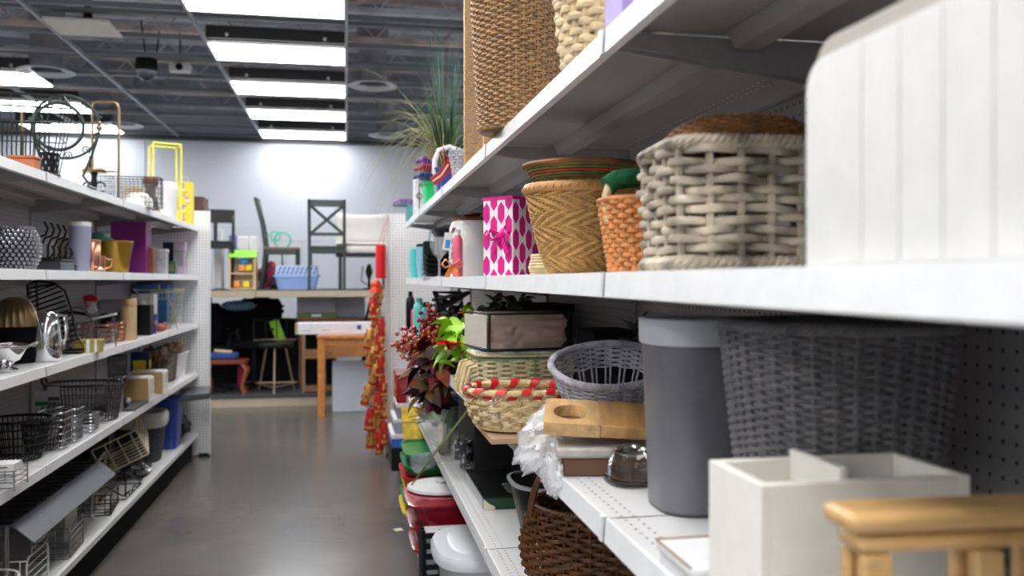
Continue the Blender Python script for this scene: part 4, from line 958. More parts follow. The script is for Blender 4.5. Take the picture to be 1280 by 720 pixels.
# brass arched rack
x, y, s = L(132, .10); t = thing('brass_rack', 'tall aged brass arched rack standing by the left top shelf', 'rack', (x,y,LT))
MB().tube([(-.07,0,.0),(-.07,0,.52),(-.06,0,.545),(-.04,0,.555),(.04,0,.555),(.06,0,.545),(.07,0,.52),(.07,0,0)], .007, 8).build('arched_tube', BR, t)
MB().tube([(-.07,-.09,.006),(-.07,.09,.006)], .006, 6).build('foot', BR, t); MB().tube([(.07,-.09,.006),(.07,.09,.006)], .006, 6).build('foot', BR, t); MB().rod((-.07,0,.16),(.07,0,.16),.004,6).build('cross_bar', BR, t)
x, y, s = L(119, .05); t = thing('candle_stand', 'low brass dish candle stand with black iron scroll foot', 'candle holder', (x,y-.02,LT))
MB().lathe([(.055,.105),(.06,.115),(.055,.125),(.015,.12)], 28).build('dish', BR, t); MB().lathe([(.045,0),(.012,.02),(.018,.05),(.01,.08),(.02,.105)], 20).build('stem', BKM, t)
q = MB()
for sg_ in (1,-1): q.tube([(sg_*(.03+.025*math.cos(j*.5)),0,.03+.025*math.sin(j*.5)) for j in range(12)], .005, 6)
q.build('scroll', BKM, t); MB().rod((-.02,0,.125),(-.02,0,.19),.006,6).build('spike', BKM, t)
t = wire_basket('wire_tray', 'black square-mesh wire tray standing upright on the left top shelf', (L(160,.12)[0],L(160,.12)[1],LT), .20,.07,.20,.07,.19, BKM, 14, 6, 44, .002, .003)
x, y, s = L(163, .20); t = thing('wooden_pegs', 'pair of pale turned wooden spindles seen through the wire tray', 'spindle', (x+.02,y+.02,LT))
for z_ in (.13,.165): MB().tube([(-.075,0,z_),(-.03,0,z_),(.03,0,z_),(.075,0,z_)], [.009,.013,.013,.009], 10).build('spindle', PWOOD, t)
MB().box(-.012,.005,0,.012,.02,.18).build('upright_board', CARD, t)
x, y, s = L(167, .06); t = thing('white_dome', 'low white domed dish at the front of the left top shelf', 'dish', (x,y+.12,LT)); MB().lathe([(.07,0),(.09,.02),(.085,.06),(.05,.095),(.02,.105)], 28).build('dome', WH, t); MB().lathe([(.095,.0),(.098,.008),(.09,.012)], 28).build('dish_rim', WH, t)
# clear vases
for k_, (px, hh) in enumerate(((128,.33),(137,.40),(184,.30))):
    x, y, s = L(px, .28); bottle('glass_cylinder', ('short clear glass cylinder behind the brass dish','tall clear glass cylinder behind the brass rack','clear glass cylinder behind the yellow cube frame')[k_], 'vase', (x,y,LT), [(.03,0),(.032,.005),(.032,hh),(.029,hh),(.029,.01)], CP, group=None)
# yellow cube frame
x, y, s = L(208, .12); t = thing('cube_frame', 'tall bright yellow square metal frame stand', 'frame', (x-.01,y,LT), .35)
q = MB(); a = .10; hh = .58
for z_ in (hh, .006):
    P_ = rect(z_, a, a)
    for i in range(4): q = MB().rod(P_[i], P_[(i+1)%4], .007, 4); q.build('rail', YM, t, smooth=False)
for sx in (1,-1):
    for sy in (1,-1): MB().box(sx*a-.006,sy*a-.006,0,sx*a+.006,sy*a+.006,hh).build('post', YM, t)
# grey lantern vase
x, y, s = L(193, .08); t = thing('smoked_vase', 'smoky grey waisted glass vase on a wooden base with brown collar', 'vase', (x,y-.12,LT))
MB().lathe([(.062,.0),(.065,.012),(.06,.02)], 28).build('wooden_base', PWOOD, t); MB().lathe([(.06,.021),(.052,.06),(.036,.13),(.034,.17),(.045,.20)], 28).build('glass_body', M('smoke_glass', (.10,.10,.12), .1, alpha=.75, coat=.5), t)
MB().lathe([(.047,.201),(.05,.205),(.05,.245),(.046,.25)], 28).build('brown_collar', DWOOD, t)
x, y, s = L(217, .07); t = thing('white_canister', 'plain white tapered canister beside the yellow gift bag', 'canister', (x,y-.25,LT)); MB().loft([(.06,.06,0),(.075,.075,.21),(.078,.078,.23),(.07,.07,.26)], 3, 32).build('body', WH, t); MB().loft([(.072,.072,.2605),(.05,.05,.275)], 3, 32).build('lid', GW, t)
x, y, s = L(236, .06); t = thing('gift_bag', 'yellow gift bag with pink and blue butterfly shapes at the shelf end', 'gift bag', (x,y-.13,LT))
MB().box(-.055,-.05,0,.055,.05,.35).build('body', M('bag_yellow', (.85,.62,.05), .5), t); cols = (M('print_pink',(.8,.15,.35),.5), M('print_blue2',(.05,.35,.65),.5), M('print_orange',(.85,.35,.05),.5), WH)
random.seed(4)
for k_ in range(14):
    z_ = .03+.022*k_; xx = random.uniform(-.03,.03); q = MB()
    q.prism([(xx-.02,z_+.012),(xx,z_),(xx+.02,z_+.012),(xx+.012,z_+.03),(xx,z_+.014),(xx-.012,z_+.03)], 'y', -.0515, -.0505); q.build('printed_butterfly', cols[k_%4], t, smooth=False)
MB().tube([(-.025,-.05,.35),(-.02,-.05,.39),(.02,-.05,.39),(.025,-.05,.35)], .002, 5).build('handle', WH, t)
boxt('brown_carton', 'tall dark brown carton beyond the end of the left unit', 'carton', (-1.42,8.35,0), (.34,.3,2.25), M('dark_carton', (.10,.05,.04), .6, noise=.5, scale=5), label_mat=None)
# ---- second shelf
x, y, s = L(19, .10); t = thing('crystal_bowl', 'round bowl covered in crystal beads on black wire', 'bowl', (x,y,L2))
bz = lambda u: .060+.034*math.sin(PI*min(1,.12+.80*u))
MB().lathe([(bz(u/8)-.008, .004+.172*u/8) for u in range(9)]+[(.06,.174),(.06,.02)], 30, cap1=False).build('inner_bowl', M('bowl_dark', (.02,.02,.025), .3), t)
cr = M('crystal', (.55,.56,.60), .04, .65, coat=1)
q = MB(); qw = MB()
for i in range(11):
    z_ = .012+.0158*i; rr_ = bz(i/10); qw.tube([(rr_*math.cos(a), rr_*math.sin(a), z_) for a in np.linspace(0,2*PI,33)[:-1]], .0016, 4, True)
    for k_ in range(26): a = 2*PI*(k_+.5*(i%2))/26; q.sph((rr_*math.cos(a), rr_*math.sin(a), z_), .0088, 6)
q.build('crystal_beads', cr, t, smooth=False); qw.build('wire_frame', BKM, t)
x, y, s = L(66, .16); t = thing('hook_rack', 'black metal rack with rows of upturned hooks', 'hook rack', (x,y,L2))
b_ = MB()
for k_ in range(7):
    yy = -.25+.09*k_; b_ = MB().tube([(0,yy,.0+.03),(0,yy,.12),(.015,yy,.155),(.045,yy,.165),(.055,yy,.195),(.04,yy,.225)], .006, 6); b_.build('hook', BKM, t)
    MB().tube([(.0,yy,.06),(.06,yy,.055),(.085,yy,.09),(.07,yy,.115)], .005, 6).build('hook', BKM, t)
MB().box(-.01,-.30,.03,.0,.33,.05).build('back_bar', BKM, t); MB().box(-.03,-.30,0,.09,.33,.012).build('foot_plate', BKM, t); MB().rod((.085,-.3,.012),(.085,.33,.035),.004).build('guard_rail', BKM, t)
boxt('glass_box', 'low smoked glass box in front of the hook rack', 'box', (L(70,.06)[0],L(70,.06)[1],L2), (.10,.20,.05), M('smoked', (.05,.05,.06), .15, coat=.6), lid=BK, lid_h=.008)
boxt('beige_card', 'small beige carton behind the lavender tumbler', 'carton', (L(84,.25)[0],L(84,.25)[1],L2), (.09,.06,.19), M('beige_card', (.45,.40,.34), .6))
x, y, s = L(100, .07); t = thing('travel_tumbler', 'tall lavender tumbler with a white lid', 'tumbler', (x,y,L2)); MB().lathe([(.042,0),(.045,.01),(.052,.225)], 32).build('body', LAV, t); MB().lathe([(.053,.2255),(.054,.228),(.054,.245),(.045,.248)], 32).build('lid', WH, t)
x, y, s = L(126, .20); bottle('teal_jar', 'stepped teal lidded jar behind the copper canister', 'jar', (x,y,L2), [(.07,0),(.075,.01),(.075,.17),(.07,.185)], TEAL, [(.068,.186),(.07,.20),(.052,.215),(.05,.235),(.03,.245)], M('teal_lid', (.08,.28,.26), .4))
x, y, s = L(119, .06); bottle('copper_canister', 'ribbed copper canister beside the lavender tumbler', 'canister', (x,y-.05,L2), [(.036,0),(.04,.005),(.04,.15),(.036,.155)], CO, [(.04,.156),(.04,.168),(.03,.172)], CO)
x, y, s = L(133, .05); t = thing('copper_mug', 'small copper mug with a handle in front of the gold planter', 'mug', (x,y-.15,L2)); MB().lathe([(.03,0),(.034,.01),(.034,.085),(.031,.085),(.03,.01)], 28, cap1=False).build('body', CO, t); MB().tube([(.034,0,.07),(.062,0,.065),(.064,0,.03),(.034,0,.02)], .005, 6).build('handle', CO, t)
x, y, s = L(148, .10); t = thing('gold_planter', 'wide gold glazed planter tapering to its base', 'planter', (x,y-.08,L2)); MB().lathe([(.068,0),(.072,.006),(.098,.175),(.101,.178),(.101,.188),(.094,.188),(.088,.15)], 40, cap1=False).build('body', GOLD, t); MB().lathe([(.09,.15),(.02,.155)], 32).build('soil_disc', DWOOD, t)
q = tag(MB().sph((0,0,.014), .016, 10, (1.3,1,.8)).sph((.02,0,.01), .011, 8).build('trinket', M('rose_gold', (.85,.55,.42), .2, .9)), 'tiny rose gold trinket on the shelf edge by the gold planter', 'trinket', loc=(L(130,.02)[0],L(130,.02)[1]-.1,L2))
boxt('purple_box', 'tall purple box standing behind the gold planter', 'box', (L(152,.21)[0]+.03,L(152,.21)[1]+.13,L2), (.22,.16,.345), M('magenta_card', (.17,.01,.15), .4))
t = thing('mini_drawers', 'small brown wooden drawer box next to the purple box', 'drawer box', (L(187,.10)[0],L(187,.10)[1]-.12,L2)); MB().box(-.06,-.06,0,.06,.06,.175).build('case', DWOOD, t, bevel=.002)
for z_ in (.012,.066,.12): d_ = MB().box(-.05,-.064,z_,.05,-.0605,z_+.046).build('drawer', M('red_brown', (.22,.06,.02), .35, noise=.3, scale=6), t); MB().sph((0,-.068,z_+.023), .005, 8).build('knob', BR, d_)
boxt('silver_box', 'pale silver box beside the brown drawer box', 'box', (L(204,.08)[0],L(204,.08)[1]-.12,L2), (.10,.10,.18), M('silver_card', (.45,.48,.52), .3, .3, noise=.2), lid=LGREY)
boxt('navy_box', 'tall navy gadget box behind the green box', 'box', (L(214,.20)[0],L(214,.20)[1]-.05,L2), (.10,.08,.27), M('navy', (.01,.02,.07), .4), label_mat=None)
boxt('green_box', 'short dark green box with gold stripe', 'box', (L(219,.07)[0],L(219,.07)[1]-.2,L2), (.09,.08,.10), M('bottle_green', (.01,.12,.07), .4), label_mat=BR)
boxt('window_box', 'white and purple window carton near the end of the second shelf', 'carton', (L(228,.10)[0],L(228,.10)[1]-.1,L2), (.09,.08,.27), M('lilac_card', (.55,.42,.58), .4), label_mat=M('cat_grey',(.30,.28,.30),.5), lid=None)
t = thing('pen_cup', 'white cup with a red straw at the end of the second shelf', 'cup', (L(240,.08)[0],L(240,.08)[1]-.1,L2)); MB().lathe([(.03,0),(.042,.14),(.039,.14),(.028,.01)], 24, cap1=False).build('cup', GW, t); MB().rod((0,0,.02),(.05,0,.21),.005).build('straw', RED, t)
# ---- third shelf
x, y, s = L(18, .20); t = thing('brass_lantern', 'ribbed brass dome on a dark round base at the left edge of the photo', 'lantern', (x,y,L3)); q = MB()
N_ = 72; V=[]; f=[]
for i in range(9):
    u = i/8; rr_ = .10*math.cos(u*PI/2*.96)
    for k_ in range(N_): a = 2*PI*k_/N_; m_ = rr_*(1+.03*math.cos(24*a)); V.append((m_*math.cos(a), m_*math.sin(a), .16+.13*math.sin(u*PI/2)))
for i in range(8):
    for k_ in range(N_): k2=(k_+1)%N_; f.append((i*N_+k_,i*N_+k2,(i+1)*N_+k2,(i+1)*N_+k_))
q.add(V,f).build('dome', BR, t); MB().lathe([(.09,0),(.10,.02),(.10,.155)],40).build('base', DK, t)
MB().tube(arc((0,-.06,.06), .13, 0, PI, 20, 'xz', ry=.27), .004, 6).build('arched_handle', CH, t)
x, y, s = L(10, .10); t = thing('chrome_bowl', 'chrome footed bowl with side handle at the left edge of the photo', 'bowl', (x,y-.05,L3)); MB().lathe([(.05,0),(.055,.008),(.025,.02),(.055,.05),(.085,.10),(.088,.10),(.058,.045),(.02,.03)],36,cap1=False).build('bowl', CH, t)
MB().tube([(-.09,-.03,.10),(0,-.10,.105),(.10,-.04,.10),(.125,0,.115),(.10,.04,.10),(0,.1,.105),(-.09,.03,.10)], .006, 8).build('rim_handle', CH, t)
x, y, s = L(57, .08); t = thing('chrome_kettle', 'shiny chrome pitcher with slim body and black tip', 'pitcher', (x,y,L3))
MB().loft([(.052,.052,0),(.062,.062,.02),(.066,.066,.08),(.058,.058,.16),(.046,.046,.205),(.03,.03,.222)], 2.3, 40).build('body', CH, t); MB().tube([(-.058,0,.04),(-.085,0,.10),(-.105,0,.185),(-.12,0,.215)], [.03,.022,.012,.008], 12).build('spout', CH, t); MB().tube([(-.118,0,.213),(-.128,0,.222)], .010, 8).build('spout_tip', BK, t)
MB().tube([(.03,.03,.21),(.075,.03,.20),(.082,.03,.12),(.055,.03,.05)], .009, 8).build('handle', CH, t)
x, y, s = L(66, .20); t = thing('leaf_rack', 'black slatted wire leaf-shaped rack leaning upright', 'rack', (x,y-.05,L3))
P_ = [(-.09,.01),(-.10,.34),(-.06,.36),(.02,.35),(.07,.31),(.10,.22),(.12,.10),(.16,.02)]
MB().tube([(p,0,z) for p,z in P_], .006, 6, True).build('outline', BKM, t); q = MB(); 
for k_ in range(14):
    z_ = .03+.024*k_; xr_ = .15-.12*(z_/.36)**1.2; q.rod((-.095,0,z_-.02 if z_>.03 else .01),(xr_-.01,0,z_+.04 if z_ < .30 else .345),.005,5)
q.build('slats', BKM, t); MB().rod((-.045,0,.01),(-.06,0,.355),.005).build('midrib', BKM, t); MB().box(-.09,-.04,0,.15,.04,.008).build('foot', BKM, t)
t = wire_basket('egg_basket', 'brown wire egg basket with tall looped top behind the gold box', (L(96,.17)[0],L(96,.17)[1],L3), .05,.05,.075,.075,.13, M('brown_wire', (.10,.05,.035), .4), 2, 4, 14, .003, .004, handle='arch')
boxt('gold_box', 'small mustard gold box tied with a white ribbon', 'box', (L(110,.04)[0],L(110,.04)[1],L3), (.13,.07,.065), M('mustard', (.42,.34,.07), .35), lid=MC['mustard'], lid_h=.015)
x, y, s = L(110,.04); q = MB().box(-.008,-.040,0,.008,-.037,.066).box(.03,-.040,0,.042,-.037,.066); tag(q.build('ribbon', WH), 'white ribbon round the mustard gold box', 'ribbon', loc=(x+.01,y,L3))
for k_, (px, off, a, h_, mt, lab) in enumerate(((120,.18,.11,.10,M('rose_wire',(.5,.28,.22),.35,.8),'rose-brown wire basket behind the gold box'),(146,.09,.05,.11,CO,'copper wire basket left of the bamboo flask'),(134,.12,.05,.07,CHW,'low chrome wire basket between the gold box and copper basket'))):
    x, y, s = L(px, off); wire_basket('wire_basket', lab, (x,y,L3), a*.8,a*.6,a,a*.75,h_, mt, 4, 4, 26, .0022, .004)
x, y, s = L(118, .10); t = thing('folding_stand', 'white-topped folding metal stand in front of the wire baskets', 'stand', (x,y+.02,L3)); MB().cb((0,0,.155),(.22,.05,.012),(0,-.22,0)).build('top_bar', LGREY, t, bevel=.003)
for sx in (-1,1): MB().rod((sx*.09,0,.14+sx*.02),(sx*.04,0,0),.004,6).build('leg', CHW, t); MB().rod((sx*.09,.02,.14+sx*.02),(sx*.1,.02,0),.004,6).build('leg', CHW, t)
x, y, s = L(116, .27); t = thing('spray_bottle', 'clear spray bottle with a red trigger at the back of the third shelf', 'spray bottle', (x,y,L3)); MB().lathe([(.04,0),(.04,.17),(.014,.21),(.014,.235)],24).build('body', CP, t); MB().prism([(-.05,.235),(.03,.235),(.03,.26),(.0,.275),(-.05,.27)],'y',-.013,.013).build('trigger_head', RED, t); MB().rod((-.045,0,.235),(-.03,0,.20),.005).build('trigger', RED, t)
x, y, s = L(128, .24); t = thing('frying_pan', 'black frying pan behind the wire baskets', 'pan', (x+.02,y,L3)); MB().lathe([(.08,.11),(.10,.155),(.105,.155),(.085,.105)],32,cap1=False).build('pan', BK, t); MB().tube([(-.10,0,.15),(-.18,0,.165),(-.26,0,.16)],.011,8).build('handle', BK, t); MB().box(-.06,-.06,0,.06,.06,.104).build('trivet', DK, t)
boxt('grey_case', 'pale grey rounded case behind the bamboo flask', 'case', (L(152,.26)[0],L(152,.26)[1],L3), (.30,.12,.235), M('case_grey', (.32,.33,.36), .4), bev=.03)
x, y, s = L(163, .06); t = thing('bamboo_flask', 'tall bamboo cylinder flask standing at the shelf edge', 'flask', (x,y-.04,L3)); MB().lathe([(.043,0),(.045,.004),(.045,.205)],32).build('body', PWOOD, t); MB().lathe([(.0455,.207),(.0455,.248),(.043,.252)],32).build('cap', M('bamboo_cap',(.50,.33,.15),.45), t)
boxt('black_box', 'square black box to the right of the bamboo flask', 'box', (L(182,.09)[0],L(182,.09)[1]-.1,L3), (.125,.12,.20), BK)
boxt('white_round_tin', 'white tin above and behind the square black box', 'tin', (L(184,.25)[0],L(184,.25)[1]-.1,L3), (.16,.14,.26), WH)
boxt('blue_case', 'long mid-blue plastic case at the back of the third shelf', 'case', (L(192,.33)[0],L(192,.33)[1],L3), (.26,.30,.33), MBLU)
x, y, s = L(196, .06); t = thing('blue_glass', 'dark blue patterned tumbler glass at the third shelf edge', 'glass', (x,y-.15,L3)); MB().lathe([(.028,0),(.032,.13),(.029,.13),(.026,.01)],24,cap1=False).build('body', M('cobalt',(.01,.02,.30),.15,coat=.5), t); MB().lathe([(.0325,.06),(.0335,.09)],24,cap0=False,cap1=False).build('silver_band', CH, t)
tag(MB().sph((0,0,.03),.035,12,(1.4,1,.85)).sph((.03,0,.05),.018,10).build('red_ornament', M('terracotta',(.40,.10,.05),.5)), 'small terracotta ornament right of the blue glass', 'ornament', loc=(L(204,.05)[0],L(204,.05)[1]-.1,L3))
x, y, s = L(198, .12); t = thing('gold_stand', 'pale gold wire stand with splayed legs and ball tips', 'stand', (x,y+.02,L3)); gw = M('pale_gold', (.60,.52,.25), .35, .5)
q = MB()
for sx in (-1,1):
    q.rod((sx*.165,0,.29),(sx*.02,0,.29),.005); MB().tube([(sx*.16,0,.29),(sx*.10,0,.13),(sx*.13,0,0)],.005,6).build('leg', gw, t); MB().tube([(sx*.05,0,.29),(sx*.10,0,.13),(sx*.07,0,0)],.005,6).build('leg', gw, t); MB().sph((sx*.17,0,.29),.011,8).build('ball_tip', gw, t)
q.rod((-.02,0,.29),(.02,0,.29),.005).build('top_rail', gw, t); MB().rod((0,0,.29),(0,0,.33),.006).build('centre_pin', gw, t)
wire_basket('wire_basket', 'tall white wire bin behind the gold stand', (L(210,.22)[0],L(210,.22)[1]-.05,L3), .10,.10,.12,.12,.26, WW, 5, 5, 34, .0024, .005)
wire_basket('wire_basket', 'low white wire basket at the far end of the third shelf', (L(236,.12)[0],L(236,.12)[1]-.15,L3), .08,.12,.095,.14,.13, WW, 5, 4, 32, .0024, .005)
# ---- fourth shelf
wire_basket('wire_bowl', 'large round black wire bowl basket near the left edge', (L(22,.17)[0],L(22,.17)[1],L4+.0), .09,.09,.135,.13,.17, BKM, 2, 5, 40, .003, .006)
wire_basket('wire_bowl', 'black wire bowl basket tilted beside the large round one', (L(44,.14)[0],L(44,.14)[1]+.1,L4+.0), .07,.07,.09,.09,.12, BKM, 2, 5, 30, .003, .005)
x, y, s = L(12, .04); t = thing('dish_rack', 'chrome wire rack with a printed cardboard label strip', 'rack', (x,y-.1,L4)); q = MB()
for z_ in (.01,.03,.05,.07): q.tube([(-.09,-.06,z_),(.07,-.06,z_),(.07,.08,z_),(-.09,.08,z_)], .003, 5, True)
for xx in (-.09,-.01,.07): q.rod((xx,-.06,0),(xx,-.06,.075),.0035); q.rod((xx,.08,0),(xx,.08,.075),.0035)
q.build('wire_frame', CH, t); c_ = MB().box(-.095,-.066,.076,.072,.02,.10).build('card_label', WH, t); MB().box(-.03,-.0675,.078,-.02,-.0663,.098).build('red_mark', RED, c_); MB().box(.0,-.0675,.086,.05,-.0663,.090).build('black_print', BK, c_)
wire_basket('wire_bowl', 'wide oval dark wire basket with handles on the fourth shelf', (L(105,.20)[0],L(105,.20)[1],L4), .17,.13,.20,.15,.20, M('dark_wire',(.07,.065,.07),.4,.4), 2.6, 4, 56, .0024, .007, handle='sides')
for k_, (px, off, w_, h_, lab) in enumerate(((68,.09,.06,.16,'tall chrome wire caddy in front of the oval dark basket'),(86,.08,.055,.15,'second tall chrome wire caddy, right of the first'),(106,.08,.06,.085,'low chrome wire caddy with curved top'),(144,.09,.04,.19,'narrow chrome wire holder beside the oval dark basket'))):
    x, y, s = L(px, off); t = wire_basket('wire_caddy', lab, (x,y,L4), w_*.9,w_,w_,w_*1.1,h_, CHW, 8, 5, 30, .0022, .0042, feet=True)
    MB().box(-w_*.7,w_*1.0,.03,w_*.7,w_*1.0+.002,h_*.7).build('back_plate', LGREY if k_ != 2 else DGREY, t)
x, y, s = L(52, .24)
for k_, (px, lab, mt) in enumerate(((52,'white hang tag with a green stripe behind the black wire bowls',GRN),(67,'grey hang tag behind the oval dark basket',DGREY))):
    x, y, s = L(px, .30); t = thing('hang_tag', lab, 'tag', (x,y,L4)); MB().box(-.03,-.001,.13,.03,.001,.21).build('card', GW, t); MB().box(-.03,-.0025,.135,.03,-.0013,.155).build('stripe', mt, t); MB().rod((0,.004,0),(0,.004,.21),.003).build('wire_post', BKM, t)
x, y, s = L(128, .15); t = thing('trinket_tray', 'dark tray of small coloured odds and ends', 'tray', (x+.03,y+.3,L4)); MB().box(-.12,-.2,0,.12,.2,.015).build('tray', DGREY, t); random.seed(12)
for k_ in range(12): MB().sph((random.uniform(-.09,.09),random.uniform(-.17,.17),.035),.018,8).build('small_knob', (RED,YEL,LGREY,BK,GW,BK)[k_%6], t)
for k_, (px, off, lab) in enumerate(((165,.12,'white wire holder with a wooden back, nearer of two'),(184,.11,'white wire holder with a wooden back, farther of two'))):
    x, y, s = L(px, off); t = thing('napkin_holder', lab, 'napkin holder', (x+.02,y-.06,L4)); q = MB()
    for yy in (-.06,.0,.06): q.tube([(-.11,yy,0),(-.11,yy,.15),(-.10,yy,.16),(.10,yy,.16),(.11,yy,.15),(.11,yy,0)], .005, 6)
    q.rod((-.11,-.06,.01),(-.11,.06,.01),.004); q.rod((.11,-.06,.01),(.11,.06,.01),.004); q.rod((.11,-.06,.155),(.11,.06,.155),.004); q.build('wire_frame', WW, t)
    MB().box(-.10,-.015,.005,.10,.02,.145).build('wooden_block', M('mdf',(.48,.30,.12),.6), t)
x, y, s = L(229, .12); t = thing('white_tub', 'white plastic tub holding bags at the far end of the fourth shelf', 'tub', (x-.01,y-.4,L4)); MB().loft([(.08,.14,0),(.10,.17,.19),(.108,.178,.19),(.108,.178,.205),(.098,.168,.205),(.09,.16,.14)], 6, 40, cap1=False).build('body', WH, t)
crumple('paper_bag', 'crumpled brown bag resting in the white plastic tub', 'bag', (x-.01,y-.42,L4+.23), .085, 9, M('brown_bag',(.32,.20,.13),.7), (1,1.5,.7), .35, 24)
x, y, s = L(200, .2); wire_basket('wire_basket', 'brown wire basket of packets behind the white wire holders', (x,y-.1,L4), .12,.12,.14,.14,.20, M('bronze_wire',(.20,.13,.08),.4,.5), 5, 4, 34, .0024, .005)
crumple('packets', 'brown and black packets heaped in the brown wire basket', 'packet', (x,y-.1,L4+.17), .10, 10, M('packets',(.16,.10,.06),.5,noise=.9,scale=14), (1,1,1.1), .35, 24)
boxt('blue_packet', 'dark blue packet with yellow print behind the white wire holders', 'packet', (L(176,.28)[0],L(176,.28)[1],L4), (.13,.08,.24), M('navy2',(.01,.03,.10),.4), label_mat=YEL)
wire_basket('wire_holder', 'grey mesh pen holder behind the oval dark basket', (L(142,.30)[0],L(142,.30)[1]+.1,L4), .05,.05,.06,.06,.26, DGREY, 3, 8, 26, .002, .004)
x, y, s = L(240, .02); tag(MB().cb((0,0,0),(.24,.5,.05),(0,0,0)).build('metal_tray', M('slate_tray',(.08,.085,.095),.4,.4), bevel=.006), 'dark grey metal tray sticking out past the fourth shelf end', 'tray', loc=(-1.20,7.45,L4+.03-.165), rot=(math.radians(0),math.radians(-4),.12))
# ---- base deck
x, y, s = L(60, .22); t = thing('steel_rolltop', 'long brushed steel slatted shelf with sloping front', 'steel shelf', (-1.48,4.20,LB))
Y0_, Y1_, ZT = -.36, .92, .315
MB().box(-.17,Y0_,ZT-.006,.16,Y1_,ZT).build('top_panel', SILV, t, smooth=False)
MB().prism([(.16,ZT),(.245,ZT-.075),(.242,ZT-.078),(.158,ZT-.006)], 'y', Y0_, Y1_).build('sloping_front', SILV, t, smooth=False)
q = MB()
for k_ in range(14): yy = Y0_+.03+.09*k_; q.box(-.16,yy,ZT+.0005,.155,yy+.045,ZT+.006)
q.build('raised_slats', M('slat_dark',(.05,.05,.055),.3,.7), t, smooth=False)
for xx in (-.15,.13):
    for yy in (Y0_+.02,Y1_-.04): MB().rod((xx,yy,0),(xx,yy,ZT-.006),.006,6).build('leg', CHW, t); MB().rod((xx,yy+.025,0),(xx,yy+.025,ZT-.006),.006,6).build('leg', CHW, t)
def wrack(lab, loc, w_, d_, h_, mt, rot=0, n=7, r=.0035):
    t = thing('wire_rack', lab, 'wire rack', loc, rot); q = MB()
    q.tube([(-w_,-d_,0.004),(w_,-d_,.004),(w_,d_,.004),(-w_,d_,.004)], r, 5, True)
    for k_ in range(n): yy = -d_+2*d_*k_/(n-1); q.rod((-w_,yy,.004),(w_,yy,.004),r*.8,5)
    q.build('wire_base', mt, t)
    for sx in (-1,1):
        q = MB(); q.tube([(sx*w_,-d_,.004),(sx*w_,-d_,h_-.02),(sx*w_,-d_+.02,h_),(sx*w_,d_-.02,h_),(sx*w_,d_,h_-.02),(sx*w_,d_,.004)], r*1.3, 6)
        for k_ in range(1,5): q.rod((sx*w_,-d_,h_*k_/5),(sx*w_,d_,h_*k_/5),r*.8,5)
        q.build('side_frame', mt, t)
    q = MB()
    for z_ in (h_*.55,h_*.95): q.rod((-w_,-d_,z_),(w_,-d_,z_),r,5)
    for k_ in range(4): xx = -w_+2*w_*(k_+.5)/4; q.rod((xx,-d_,.004),(xx,-d_,h_*.95),r*.8,5)
    q.build('front_grid', mt, t); return t
x, y, s = on(60, 745, LB); wrack('white wire rack below the sloping steel shelf, lower left', (-1.38,4.02,LB), .10, .13, .16, WW, .0)
wire_basket('plate_rack', 'curved white wire plate rack at the lower left corner', (-1.38,3.60,LB), .12,.17,.14,.19,.15, WW, 3, 3, 26, .003, .005)
wrack('chrome wire rack under the far end of the steel shelf', (-1.35,4.52,LB), .08, .13, .15, CHW, .05)
tag(MB().box(-.05,-.10,0,.05,.10,.26).build('white_carton', M('dull_white',(.5,.5,.48),.6)), 'upright dull white carton among the wire racks', 'carton', loc=(-1.45,4.90,LB))
wrack('black wire shelf rack lying beyond the steel shelf', (-1.40,5.30,LB), .11, .14, .12, BKM, .1, 5)
t = thing('wavy_rack', 'black wavy wire bottle rack at the front of the base deck', 'wine rack', (-1.33,5.52,LB)); q = MB()
for yy in (0,.42): q.tube([(.045*k_-.10, yy, .055+.03*math.sin(k_*1.6)) for k_ in range(5)], .005, 6); 
for z0_ in (0,.12): q.tube([(.05+.0*k_, .035*k_, .02+z0_+.018*math.sin(k_*1.25)) for k_ in range(13)], .005, 6)
q.tube([(.05,0,.02),(.05,0,.16)],.005,6); q.tube([(.05,.42,.02),(.05,.42,.16)],.005,6); q.build('wavy_wire', BKM, t); MB().tube([(-.10,0,.005),(-.10,.42,.005),(.05,.42,.005),(.05,0,.005)],.004,5,True).build('wire_base', BKM, t)
t = wrack('cream wire shelf rack tipped on its side in front of the dark basket', (-1.42,6.08,LB+.16), .16, .20, .19, BEI, (math.radians(10),math.radians(-24),.15), 7, .006)
wrack('cream wire rack partly hidden behind the tipped one', (-1.52,5.45,LB), .12, .16, .27, BEI, .1, 6, .005)
x, y, s = L(185, .17); t = thing('liner_basket', 'dark round basket with a white cloth liner folded over its rim', 'basket', (-1.45,6.72,LB)); MB().loft([(.13,.15,0),(.165,.185,.27)],2.6,40).build('body', M('charcoal_weave',(.03,.035,.045),.7,noise=.5,scale=40), t); MB().loft([(.168,.188,.25),(.178,.198,.275),(.18,.20,.33),(.165,.185,.355),(.15,.17,.34),(.14,.16,.2)],2.6,48,cap0=False,cap1=False).build('cloth_liner', M('linen',(.55,.54,.50),.85,bump=.6,scale=18), t)
x, y, s = L(217, .12); t = thing('blue_bin', 'deep blue plastic bin near the far end of the base deck', 'bin', (-1.37,7.22,LB)); MB().loft([(.085,.12,0),(.105,.145,.37)],6,40).build('body', BLU, t); MB().loft([(.108,.148,.36),(.116,.156,.365),(.116,.156,.385),(.10,.14,.385)],6,40,cap0=False).build('rim', BLU, t)
crumple('black_bag', 'crumpled black bag at the far end of the base deck', 'bag', (-1.36,7.62,LB+.10), .11, 14, BK, (.8,1.5,.95), .35, 26)
crumple('plastic_sheet', 'crumpled dark plastic sheet in front of the lined basket', 'plastic sheet', (-1.37,6.22,LB+.04), .08, 15, M('dark_film',(.07,.07,.08),.2,coat=1,noise=.8,scale=30), (1.2,2.2,.5), .45, 26)
